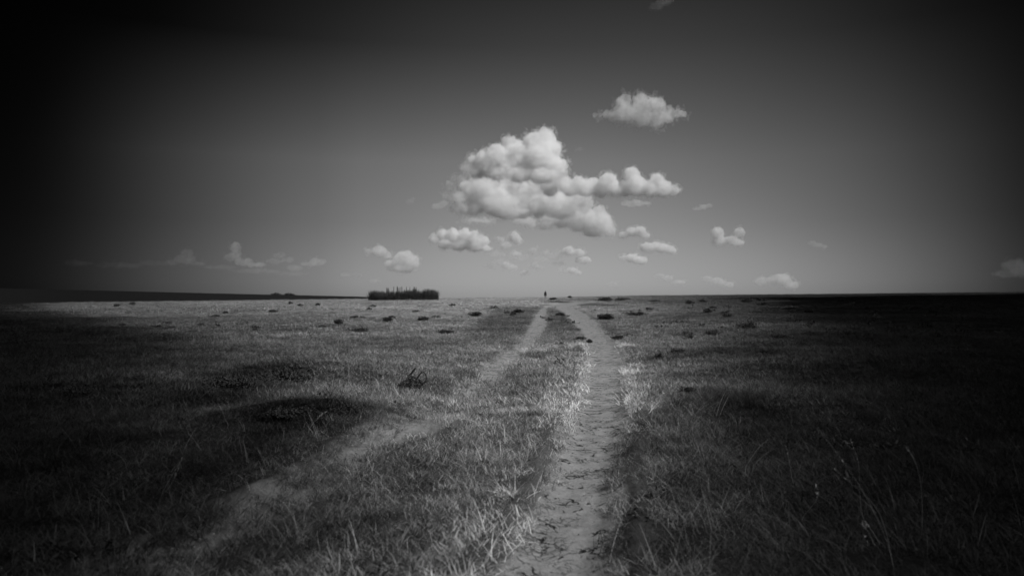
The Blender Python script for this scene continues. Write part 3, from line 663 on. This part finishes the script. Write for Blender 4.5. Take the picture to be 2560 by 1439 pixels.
# ------------------------------------------------------------------ the thorn enclosure with its poles
def enclosure():
    random.seed(11)
    D = 178.0; k = D / FPX; cx = (999 - 1280) * k; cy = D + 6.0; RX = 86 * k; RY = 4.0
    zb = float(H1(np.array([cx]), np.array([cy]))[0])
    o = empty('thorn_enclosure', (cx, cy, zb)); tag(o, 'dark round thorn-brush livestock enclosure with bare poles on the left skyline', 'enclosure')
    X = lambda px: (px - 1000) * k
    top = lambda px: np.interp(px, [912, 916, 935, 950, 956, 1000, 1032, 1048, 1055, 1075, 1087, 1090], [13, 17, 17, 14, 16, 16, 19, 15, 20, 19, 17, 14]) * k
    for side in ('front', 'rear'):
        V, F = [], []
        for i in range(1700):
            ct = random.uniform(-1, 1); sg = -1 if side == 'front' else 1
            x = RX * ct; y = sg * RY * (1 - abs(ct) ** 3) ** .5 + random.gauss(0, .3); h = float(top(1000 + x / k)) * (0.5 + 1.15 * random.random() ** 1.1)
            zg = float(H1(np.array([cx + x]), np.array([cy + y]))[0]) - zb
            b = Vector((x + random.gauss(0, .25), y, zg - 0.05)); lean = Vector((random.gauss(0.03, .24), random.gauss(0, .2), 1)).normalized()
            e = b + lean * h; m = b.lerp(e, .55) + rv(.06)
            r = random.uniform(.02, .06); h *= random.uniform(1.2, 1.5) if random.random() < .10 else 1; tube(V, F, [b, m, e], [r, r * .8, r * .35], 3)
            if random.random() < .7:
                q = m; d = (lean + rv(.5)).normalized(); tube(V, F, [q, q + d * h * .4], [r * .7, r * .2], 3)
        f = mesh_obj('brushwood', V, F, M_BRUSH, o); f['kind'] = 'stuff'
    posts = [(870,345),(880,362),(905,350),(935,410),(955,400),(990,415),(1025,325),(1050,420),(1075,430),(1105,330),(1145,330),(1160,410),(1190,345),(1205,350),(1218,350),(1240,330),(1275,400),(1290,395),(1335,335),(1345,400),(1385,420),(1420,400),(1440,335),(1470,410),(1505,410),(1528,330),(1540,338),(1552,335),(1566,340),(565,400)]
    for (a, b) in posts:
        px = 860 + a / 9.143; py = 680 + b / 9.143; x = X(px); y = random.uniform(-2.5, 2.5)
        h = (747 - py) * k * 1.15; zg = float(H1(np.array([cx + x]), np.array([cy + y]))[0]) - zb
        V, F = [], []; lx = random.gauss(-0.02, .05); r = random.uniform(.10, .15)
        tube(V, F, [(x, y, zg - .1), (x + lx * .5 + random.gauss(0, .03), y, zg + h * .5), (x + lx, y, zg + h)], [r, r * .85, r * .5], 6)
        mesh_obj('post', V, F, M_POST, o)
    V, F = [], []; tube(V, F, [(X(1007), -1, 1.75), (X(1018), -1, 1.72), (X(1046), -1, 1.58)], [.08, .08, .06], 5); mesh_obj('rail', V, F, M_POST, o)
    # the dark pile of branches standing at the right-hand poles
    V, F = [], []
    for i in range(60):
        a = X(1029 + random.uniform(-3, 3)); b = Vector((a, random.uniform(-.4, .4), 1.2)); e = b + Vector((random.gauss(0, .12), random.gauss(0, .1), random.uniform(.5, 1.6))); tube(V, F, [b, e], [.04, .015], 3)
    mesh_obj('branch_pile', V, F, M_BRUSH, o)['kind'] = 'stuff'
enclosure()

# ------------------------------------------------------------------ the walker on the crest
def walker():
    D = 236.0; x = (1363.5 - 1280) / FPX * D; y = D; z = float(H1(np.array([x]), np.array([y]))[0])
    root = empty('person', (x, y, z), 0.0); root.scale = (1.35, 1.2, 1.12)
    tag(root, 'lone person in dark clothes walking on the crest where the track ends', 'person')
    J = {'pel': (0, 0, .95), 'sp': (0, 0, 1.12), 'ch': (0, .01, 1.34), 'nk': (0, .01, 1.50), 'hd': (0.0, .03, 1.60), 'ht': (0.0, .02, 1.74),
         'hl': (-.09, 0, .90), 'kl': (-.10, .10, .50), 'al': (-.10, .02, .09), 'tl': (-.10, .20, .03),
         'hr': (.09, 0, .90), 'kr': (.10, .02, .49), 'ar': (.10, -.22, .13), 'tr': (.10, -.06, .03),
         'sl': (-.18, 0, 1.42), 'el': (-.24, -.08, 1.14), 'wl': (-.23, .02, .90), 'fl': (-.23, .05, .80),
         'sr': (.18, 0, 1.42), 'er': (.24, .06, 1.14), 'wr': (.22, .20, .94), 'fr': (.22, .26, .86)}
    E = [('pel','sp'),('sp','ch'),('ch','nk'),('nk','hd'),('hd','ht'),('pel','hl'),('hl','kl'),('kl','al'),('al','tl'),('pel','hr'),('hr','kr'),('kr','ar'),('ar','tr'),
         ('ch','sl'),('sl','el'),('el','wl'),('wl','fl'),('ch','sr'),('sr','er'),('er','wr'),('wr','fr')]
    Rd = dict(pel=.15, sp=.13, ch=.16, nk=.06, hd=.10, ht=.07, hl=.10, kl=.065, al=.045, tl=.04, hr=.10, kr=.065, ar=.045, tr=.04, sl=.07, el=.045, wl=.032, fl=.035, sr=.07, er=.045, wr=.032, fr=.035)
    keys = list(J); me = bpy.data.meshes.new('body'); me.from_pydata([J[k] for k in keys], [(keys.index(a), keys.index(b)) for a, b in E], []); me.materials.append(M_CLOTH)
    ob = bpy.data.objects.new('body', me); C.objects.link(ob); ob.parent = root
    md = ob.modifiers.new('skin', 'SKIN'); md.use_smooth_shade = True
    for i, k in enumerate(keys):
        v = me.skin_vertices[0].data[i]; v.radius = (Rd[k], Rd[k] * (.75 if k in ('pel', 'sp', 'ch') else 1)); v.use_root = (k == 'pel')
    ob.modifiers.new('subsurf', 'SUBSURF').levels = 1
    bm = bmesh.new(); bmesh.ops.create_uvsphere(bm, u_segments=12, v_segments=8, radius=.115)
    for v in bm.verts: v.co.z = v.co.z * 1.05 if v.co.z > -.02 else v.co.z * .4
    bm.transform(Matrix.Translation((0, -.0, 1.68))); hm = bpy.data.meshes.new('hair'); bm.to_mesh(hm); bm.free(); hm.materials.append(M_HAIR); h = bpy.data.objects.new('hair', hm); C.objects.link(h); h.parent = root
    # wrap hanging from the shoulders to the knees
    V, F = [], []; n = 16; rows = [(1.47, .12, .09), (1.40, .24, .15), (1.2, .25, .17), (.95, .25, .19), (.7, .28, .22), (.5, .27, .25)]
    for (zz, a, b) in rows:
        for i in range(n): t = 2 * math.pi * i / n; w = 1 + .06 * math.sin(5 * t + zz * 4); V.append((a * math.cos(t) * w, b * math.sin(t) * w, zz))
    for j in range(len(rows) - 1):
        for i in range(n): F.append((j*n + i, j*n + (i+1) % n, (j+1)*n + (i+1) % n, (j+1)*n + i))
    g = mesh_obj('robe', V, F, M_CLOTH, root, smooth=True); g.modifiers.new('thick', 'SOLIDIFY').thickness = .01
walker()

# small growth on the far left ridge
for (px, w, h, lab) in ((690, 20, 4, 'dark hummock on the far left ridge, left half of the low pair'), (722, 24, 4, 'dark flat hummock on the far left ridge, right half of the low pair')):
    d = px_dir(px, 737); t = 880 / d.y; x, y = d.x * t, d.y * t; z = float(H1(np.array([x]), np.array([y]))[0]); s = 880 / FPX
    V, F = [], []
    for i in range(220):
        a = random.gauss(0, w * s * .32); c = Vector((a, random.gauss(0, 2), random.random() * h * s * math.exp(-(a / (w * s * .4)) ** 2))); leaf(V, F, c, rv().normalized(), rv().normalized(), 1.4, .5)
    o = mesh_obj('bush', V, F, M_LEAF, None, loc=(x, y, z)); tag(o, lab, 'bush', 'bushes on the far ridge')

# ------------------------------------------------------------------ clouds
def cloud_material(dens_px, scale_m, wisp, name='cloud_vapour', nscale=0.035, thin=0.12, emis=0.0):
    """dens_px: optical depth per photograph pixel; scale_m: metres per pixel"""
    m = new_mat(name); nt = m.node_tree; out = N(nt, 'ShaderNodeOutputMaterial')
    pv = N(nt, 'ShaderNodeVolumePrincipled', inp={'Color': (1, 1, 1, 1), 'Anisotropy': 0.1})
    tc = N(nt, 'ShaderNodeTexCoord'); n = N(nt, 'ShaderNodeTexNoise', inp={'Scale': nscale, 'Detail': 4, 'Roughness': 0.6}); L(nt, tc.outputs['Object'], n.inputs['Vector'])
    if wisp <= 0: pv.inputs['Density'].default_value = dens_px / scale_m
    else:
        f = ramp(nt, n.outputs['Fac'], [(0.30 + 0.2 * wisp, 1 - wisp), (0.5 + 0.1 * wisp, 1.0)])
        L(nt, math_(nt, 'MULTIPLY', f, dens_px / scale_m), pv.inputs['Density'])
    L(nt, pv.outputs[0], out.inputs['Volume'])
    if thin > 0:
        fr = N(nt, 'ShaderNodeLayerWeight', inp={0: 0.35}); df = N(nt, 'ShaderNodeBsdfDiffuse', inp={0: (.85, .85, .85, 1)}); tl = N(nt, 'ShaderNodeBsdfTranslucent', inp={0: (.85, .85, .85, 1)}); tr = N(nt, 'ShaderNodeBsdfTransparent')
        s1 = N(nt, 'ShaderNodeMixShader', inp={0: .45}); L(nt, df.outputs[0], s1.inputs[1]); L(nt, tl.outputs[0], s1.inputs[2])
        face = math_(nt, 'POWER', math_(nt, 'SUBTRACT', 1.0, fr.outputs['Facing'], clamp=True), 2.0)
        fac = math_(nt, 'MULTIPLY', math_(nt, 'MULTIPLY', face, ramp(nt, n.outputs['Fac'], [(.35, .3), (.6, 1.0)])), thin)
        s2 = N(nt, 'ShaderNodeMixShader'); L(nt, fac, s2.inputs[0]); L(nt, tr.outputs[0], s2.inputs[1]); L(nt, s1.outputs[0], s2.inputs[2])
        L(nt, s2.outputs[0], out.inputs['Surface'])
    return m
def blob_mesh(blobs, voxel, disp, base=None, nfreq=0.05, seed=0, grow=0.0):
    blobs = [(x, y, z, rx + grow, ry + grow, rz + grow) for x, y, z, rx, ry, rz in blobs]
    bm = bmesh.new()
    for (x, y, z, rx, ry, rz) in blobs:
        bmesh.ops.create_icosphere(bm, subdivisions=2, radius=1.0, matrix=Matrix.Translation((x, y, z)) @ Matrix.Diagonal((rx, ry, rz, 1)))
    me = bpy.data.meshes.new('tmp'); bm.to_mesh(me); bm.free()
    o = bpy.data.objects.new('tmp', me); C.objects.link(o); md = o.modifiers.new('r', 'REMESH'); md.mode = 'VOXEL'; md.voxel_size = voxel; md.use_smooth_shade = True
    dg = bpy.context.evaluated_depsgraph_get(); dg.update(); ev = bpy.data.meshes.new_from_object(o.evaluated_get(dg)); bpy.data.objects.remove(o); bpy.data.meshes.remove(me)
    n = len(ev.vertices); co = np.empty(n * 3, np.float32); ev.vertices.foreach_get('co', co); co = co.reshape(-1, 3).astype(float)
    no = np.empty(n * 3, np.float32); ev.vertices.foreach_get('normal', no); no = no.reshape(-1, 3)
    nz = fbm(co[:, 0] * nfreq, co[:, 1] * nfreq, co[:, 2] * nfreq, seed=seed, oct=5, gain=.52)
    nz2 = np.abs(fbm(co[:, 0] * nfreq * 2.4, co[:, 1] * nfreq * 2.4, co[:, 2] * nfreq * 2.4, seed=seed + 5, oct=2))
    co = co + no * (disp * 1.2 * (nz * 1.4 + 0.9 * nz2 - .1))[:, None]
    if base is not None:
        below = co[:, 2] < base; co[below, 2] = base + (co[below, 2] - base) * .3
    ev.vertices.foreach_set('co', co.astype(np.float32).ravel()); ev.update(); return ev
CLOUD_ALT = 650.0; DENS = 0.9
def cloud(label, blobs, dens=0.10, base_px=None, wisp=0.4, disp=5.0, voxel=2.1, nfreq=0.07, squash=.8, thin=.08, cat='cloud', seed=0, dist=None):
    """blobs: (column, row, rx, ry) as seen in the photograph; the cloud floats where its underside meets the cloud base height"""
    xs = [b[0] for b in blobs]; ys = [b[1] + b[3] for b in blobs]; cx = (min(xs) + max(xs)) / 2; by = max(ys) if base_px is None else base_px
    d0 = px_dir(cx, by); D = min(CLOUD_ALT / max(d0.z, .02), 14000) if dist is None else dist
    d = px_dir(cx, by); pos = Vector((0, 0, EYE)) + d * D; s = D / FPX
    rnd = random.Random(int(cx * 7 + by))
    dens = dens * DENS
    bl = []
    for (a, b, rx, ry) in blobs:
        r = (rx + ry) / 2; y0 = rnd.uniform(-.5, .5) * r; bl.append((a - cx, y0, by - b, rx, r * squash, ry))
        if r > 4:
            for _ in range(int(min(11, 3 + r * 0.35))):                 # smaller heads budding from each lobe
                t = rnd.uniform(-.3, math.pi + .3); q = rnd.uniform(.22, .5); ph = rnd.uniform(-1.2, 1.2); e = 1.0 - q * .75
                bl.append((a - cx + rx * e * math.cos(t) * math.cos(ph), y0 + r * squash * e * math.sin(ph), by - b + ry * e * math.sin(t) * math.cos(ph), rx * q, r * q, ry * q))
    me = blob_mesh(bl, voxel, disp, 0.0 if base_px else None, nfreq, seed + int(cx))
    me.name = 'cloud'; me.materials.clear(); me.materials.append(cloud_material(dens, s, wisp, thin=thin)); me.polygons.foreach_set('use_smooth', np.ones(len(me.polygons), bool))
    o = bpy.data.objects.new('cloud', me); C.objects.link(o); o.location = pos; o.scale = (s, s, s); o.rotation_euler = (0, 0, -math.atan2(d.x, d.y)); tag(o, label, cat, 'clouds above the plain')
    g = min(7.0, 2.0 + 0.12 * max(b[3] for b in blobs))
    mf = blob_mesh(bl, voxel * 1.3, disp * 1.7, -g * .6 if base_px else None, nfreq * 1.5, seed + int(cx) + 50, grow=g); mf.name = 'vapour_fringe'; mf.materials.clear()
    mf.materials.append(cloud_material(dens * .34, s, 0.95, nscale=0.10, thin=0.0)); f = bpy.data.objects.new('vapour_fringe', mf); C.objects.link(f); f.parent = o
    return o
def Z(lst):      # from the enlarged working crop to photograph pixels
    q = 2.878; return [(1000 + b[0] / q, 200 + b[1] / q, b[2] / q, (b[3] if len(b) > 3 else b[2]) / q) for b in lst]
cloud('towering white cumulus head, the tallest cloud above the middle of the plain', Z([(1040,430,85),(960,440,70),(1090,500,75),(1000,540,110),(785,455,52),(840,520,90),(700,545,80),(610,585,75),(540,590,60),(900,600,105),(760,615,85),(1080,600,90),(1150,610,55),(640,625,70),(500,640,35),(560,665,70,50),(700,680,90,50),(860,685,110,52),(1030,690,120,55),(1150,665,60,36)]), dens=.07, disp=5, wisp=.35)
cloud('wide billowing cloud bank with a shaded base beneath the tallest cumulus head', Z([(500,780,65),(600,780,85),(730,800,95),(860,800,90),(980,775,70),(1040,745,40),(560,870,90),(700,880,105),(860,890,110),(1000,890,100),(1120,880,90),(1240,880,80),(1330,900,60),(430,850,50),(420,920,60,40),(520,930,70,50),(1150,950,120,50),(800,950,160,50),(560,735,80,45),(700,740,90,50),(850,735,100,45),(1080,780,80,60),(1180,820,90,60),(1300,840,90,50)]), dens=.05, base_px=200 + 1000 / 2.878, disp=5, wisp=.4)
cloud('rounded cumulus tower at the lower right end of the cloud bank', Z([(1430,955,52),(1455,1030,75),(1370,1050,75),(1270,1030,65),(1505,1080,45),(1160,1030,60,36),(1040,1040,60,26),(940,1045,45,14),(1400,1100,75,36),(1120,990,120,50),(1260,975,100,60),(1350,990,80,70),(900,1010,90,26)]), dens=.055, base_px=200 + 1140 / 2.878, disp=4, wisp=.4)
cloud('long arm of cumulus with two knobbed heads stretching right from the cloud bank', Z([(1180,745,70),(1280,755,65),(1390,765,65),(1500,740,70),(1560,785,60),(1665,690,62),(1700,765,75),(1790,790,65),(1840,725,50),(1880,790,62),(1950,800,40),(1985,800,22),(1450,790,80,45),(1080,760,70),(1230,770,70),(1340,775,70),(1620,770,60)]), dens=.07, base_px=200 + 850 / 2.878, disp=4, wisp=.35)
cloud('thin shred of cloud hanging under the knobbed arm', Z([(1640,885,45,22),(1700,885,60,25),(1770,888,40,15)]), dens=0.035, disp=3, wisp=.6, thin=.03)
cloud('lone soft-edged cloud with ragged tails, highest in the sky right of the middle', Z([(1620,170,52),(1740,165,60),(1610,240,75),(1720,250,85),(1830,215,72),(1840,285,68),(1925,255,55),(1990,262,40,30),(2030,272,24,20),(1550,270,48),(1500,240,34,22),(1440,245,34,18)]), dens=0.036, disp=7, wisp=.55, nfreq=.06, thin=.07)
cloud('low rounded cumulus with crisp lobes left of and below the cloud bank', Z([(245,1140,34),(310,1110,42),(380,1120,50),(460,1115,52),(530,1125,48),(600,1155,42),(330,1180,60,42),(430,1180,70,45),(540,1195,70,40),(620,1215,36,24)]), dens=0.091, base_px=200 + 1250 / 2.878, disp=3.2, wisp=.45)
cloud('small faint puff right of the crisp-lobed cumulus', Z([(820,1130,42),(850,1155,30)]), dens=0.09, disp=3, wisp=.55, thin=.05)
cloud('smudge of thin cloud between the crisp-lobed cumulus and the faint puff', Z([(720,1145,30,22),(760,1190,38,28),(830,1250,40,20)]), dens=0.0634, disp=4, wisp=.6, thin=.02)
cloud('triangular small cumulus just right of the bank\'s lower tower', Z([(1610,1115,45,26),(1670,1095,48,34),(1730,1090,42,38),(1765,1120,32,22)]), dens=0.084, base_px=200 + 1145 / 2.878, disp=2.6, wisp=.4, thin=.08)
cloud('oval cumulus, upper of the two side by side low clouds right of the bank', Z([(1780,1205,50,36),(1840,1195,45,34),(1900,1210,58,36),(1950,1225,38,28)]), dens=0.084, base_px=200 + 1250 / 2.878, disp=2.6, wisp=.4, thin=.08)
cloud('oval cumulus, lower left one of the low pair right of the bank', Z([(1610,1280,36,20),(1670,1280,50,34),(1730,1300,48,30)]), dens=0.084, base_px=200 + 1325 / 2.878, disp=2.6, wisp=.4, thin=.08)
cloud('tiny flat streak of cloud alone right of the knobbed arm', Z([(2145,925,30,12),(2185,912,34,16),(2222,905,22,15)]), dens=0.0455, disp=2, wisp=.5, thin=.04)
cloud('boxy little cumulus with a separate bright cap at its right', [(1797, 584, 15, 15), (1800, 603, 18, 13), (1828, 600, 18, 10), (1846, 583, 13, 12), (1845, 607, 15, 8)], dens=0.0585, disp=2.5, wisp=.45, thin=.06)
cloud('faint curl of vapour low on the far right', [(2032, 608, 9, 4), (2045, 614, 13, 6), (2058, 617, 9, 5)], dens=.02, disp=2, wisp=.5, thin=.02)
cloud('double-humped low cloud above the skyline on the right', [(1908, 704, 16, 10), (1930, 702, 14, 10), (1955, 700, 22, 14), (1975, 712, 18, 10)], dens=0.042, disp=3, wisp=.5, thin=.03)
cloud('ragged low cloud above the skyline left of the double-humped one', [(1772, 698, 15, 7), (1793, 704, 18, 9), (1818, 710, 16, 8)], dens=0.0442, disp=3, wisp=.5, thin=.03)
cloud('small bright-tipped streak of cloud above the skyline below the low pair', [(1652, 691, 12, 6), (1670, 696, 13, 8), (1695, 706, 18, 6)], dens=0.051, disp=2.4, wisp=.5, thin=.03)
cloud('barely visible puff on the skyline sky above the turning track', [(1530, 710, 16, 6), (1540, 706, 10, 5)], dens=0.0216, disp=2, wisp=.5, thin=.01)
cloud('round small cumulus above the thorn enclosure', [(1010, 648, 28, 20), (1030, 655, 20, 20), (985, 662, 22, 14), (1005, 672, 30, 10)], dens=0.0541, disp=3.2, wisp=.5, thin=.06)
cloud('arched small cumulus left of the round one above the enclosure', [(925, 629, 14, 7), (948, 628, 18, 14), (966, 637, 13, 11)], dens=0.06, disp=3, wisp=.5, thin=.05)
cloud('faint flat speck of cloud above the left end of the enclosure', [(937, 701, 14, 5)], dens=0.03, disp=2, wisp=.5, thin=.02)
cloud('tiny faint speck of cloud left of the enclosure', [(868, 687, 18, 4), (895, 689, 9, 5)], dens=0.03, disp=2, wisp=.5, thin=.02)
cloud('faint cloud patch in the haze below the bank, left one of the group', Z([(960,1225,32,24),(1050,1240,24,14)]), dens=0.0857, disp=3, wisp=.55, thin=.03)
cloud('faint cloud patch in the haze below the bank, right one with a sloping top', Z([(1210,1225,45,32),(1290,1240,45,26),(1320,1295,55,24)]), dens=0.087, disp=3.5, wisp=.55, thin=.03)
cloud('low faint cloud patch nearest the skyline under the bank, left of the pair', Z([(760,1335,34,26),(810,1350,36,26),(890,1385,34,18)]), dens=0.0762, disp=3.5, wisp=.55, thin=.03)
cloud('low faint cloud patch nearest the skyline under the bank, middle one', Z([(960,1335,38,22),(1000,1350,34,16)]), dens=0.0673, disp=3, wisp=.55, thin=.02)
cloud('low faint cloud patch nearest the skyline under the bank, right and brightest one', Z([(1170,1365,32,16),(1230,1370,44,22),(1280,1385,26,14)]), dens=0.0918, disp=3, wisp=.55, thin=.03)
cloud('thin narrow cloud tower rising from the low bank on the left', [(590, 622, 13, 12), (592, 640, 14, 14), (575, 645, 10, 7), (610, 655, 22, 9), (640, 662, 22, 7)], dens=0.0132, disp=4, wisp=.55, thin=.02)
cloud('faint rounded cloud left of the narrow tower', [(466, 636, 12, 12), (465, 650, 24, 12), (490, 658, 18, 6), (440, 655, 18, 6)], dens=0.0039, disp=4, wisp=.55, thin=.015)
cloud('wispy hooked cloud right of the narrow tower', [(700, 640, 14, 7), (718, 650, 16, 6), (690, 655, 24, 5), (735, 668, 20, 6)], dens=0.009, disp=4, wisp=.6, thin=.015)
cloud('long flat veil of cloud low over the left plain', [(640, 678, 60, 5), (720, 684, 40, 5), (560, 670, 40, 4)], dens=0.0025, disp=3, wisp=.6, thin=.01)
cloud('small oval cloud at the right end of the low left bank', [(795, 654, 19, 9), (770, 660, 20, 5)], dens=0.0168, disp=3, wisp=.5, thin=.03)
cloud('dim cloud low at the far right edge of the sky', [(2535, 668, 24, 14), (2550, 680, 30, 12), (2515, 685, 22, 8)], dens=0.0031, disp=4, wisp=.5, thin=.015)
cloud('faint wisp high up, right above the lone ragged cloud', [(1640, 16, 16, 7), (1662, 6, 22, 9)], dens=0.0037, disp=5, wisp=.6, thin=.015)
cloud('scrap of vapour off the left shoulder of the cloud bank', [(1095, 516, 16, 8), (1110, 510, 12, 7)], dens=.03, disp=2.5, wisp=.5, thin=.03)
cloud('thin scrap of vapour farthest left of the cloud bank', [(1024, 504, 10, 6), (1034, 497, 6, 4)], dens=.012, disp=2, wisp=.5, thin=.01)

# unseen clouds added overhead, shaped to darken both sides of the track
SHALT, SHOPT = 190, 0.30
def shade_blocker(label, spots, alt, opt):
    """spots: (x, y, radius) of the shade on the ground; the added unseen cloud floats at ALT where the sun throws its shade there"""
    off = Vector((SUN_DIR.x, SUN_DIR.y, 0)) * (alt / SUN_DIR.z); rnd = random.Random(5)
    xs = [s[0] for s in spots]; ys = [s[1] for s in spots]; cx, cy_ = sum(xs) / len(xs), sum(ys) / len(ys)
    bl = [(x - cx, y - cy_, rnd.uniform(0, 1.0), r, r, 3.2 + .03 * r) for x, y, r in spots]
    vx = 1.3
    me = blob_mesh(bl, vx, 1.2, None, .12, 3); me.name = 'cloud'; me.materials.clear()
    m = new_mat('blocker_vapour'); t_ = m.node_tree; o_ = N(t_, 'ShaderNodeOutputMaterial'); v_ = N(t_, 'ShaderNodeVolumeScatter', inp={'Color': (1, 1, 1, 1), 'Density': opt, 'Anisotropy': .3}); L(t_, v_.outputs[0], o_.inputs['Volume']); me.materials.append(m)
    o = bpy.data.objects.new('cloud', me); C.objects.link(o); o.location = Vector((cx, cy_, alt)) + off; tag(o, label, 'cloud')
def wedge(sgn):
    s = []
    for y in (1.5, 3, 5, 7.5, 10.5, 14, 18.5, 24, 31, 40, 51, 65, 82, 103) + ((130, 160, 195) if sgn < 0 else (130,)):
        w = float(np.interp(y, [0, 3.3, 5, 13, 35, 100], [1.3, 1.7, 2.1, 4.2, 9.5, 27])) if sgn > 0 else float(np.interp(y, [0, 3.5, 5.5, 10, 20, 40, 100, 250], [.2, .8, 1.4, 4.3, 10.5, 24, 62, 150]))
        r = 0.17 * y + 2.0; c = float(np.interp(y, [0, 3, 6, 12, 30, 80, 250], [-0.1, 0.05, 0.35, 1.2, 2.0, 3.5, 6]))
        for k in (1.0, 2.2, 3.6): s.append((c + sgn * (w + r * k), y + (k - 1) * r * .3, r * (1 if k == 1 else 1.25)))
    return s
shade_blocker('added unseen low cloud overhead to the right, shaped to shade the right-hand field', wedge(1), SHALT, SHOPT)
shade_blocker('added unseen low cloud overhead, shaped to shade the left-hand field', wedge(-1), SHALT, SHOPT)
cloud('ragged thin vapour fringing the left side of the two tallest cloud masses', Z([(470,650,26,60),(440,720,30,44),(395,720,26,34),(360,770,36,30),(400,840,50,36),(330,840,24,18),(500,1010,70,20),(620,1015,70,18)]), dens=0.0288, disp=7, wisp=.7, thin=.01, nfreq=.11)
cloud('faint scrap of vapour over the notch between the cumulus head and the arm', Z([(1290,495,30,12)]), dens=.008, disp=3, wisp=.6, thin=.01)
cloud('wide low veil of hazy cloud filling the space under the cloud bank', Z([(700,1250,60,22),(860,1270,70,26),(1010,1285,60,20),(1110,1260,60,24),(1140,1320,50,18),(700,1300,50,18),(640,1345,40,14)]), dens=0.0224, disp=5, wisp=.7, thin=.0, nfreq=.09)
cloud('faint short dash of cloud under the left end of the cloud bank', Z([(540,1010,40,12),(610,1018,44,12)]), dens=.03, disp=3, wisp=.6, thin=.0)
cloud('trailing veil to the left of the narrow tower, dimmest of the low left clouds', [(300, 665, 50, 6), (370, 658, 34, 7), (220, 660, 30, 5)], dens=0.0008, disp=4, wisp=.7, thin=.0)
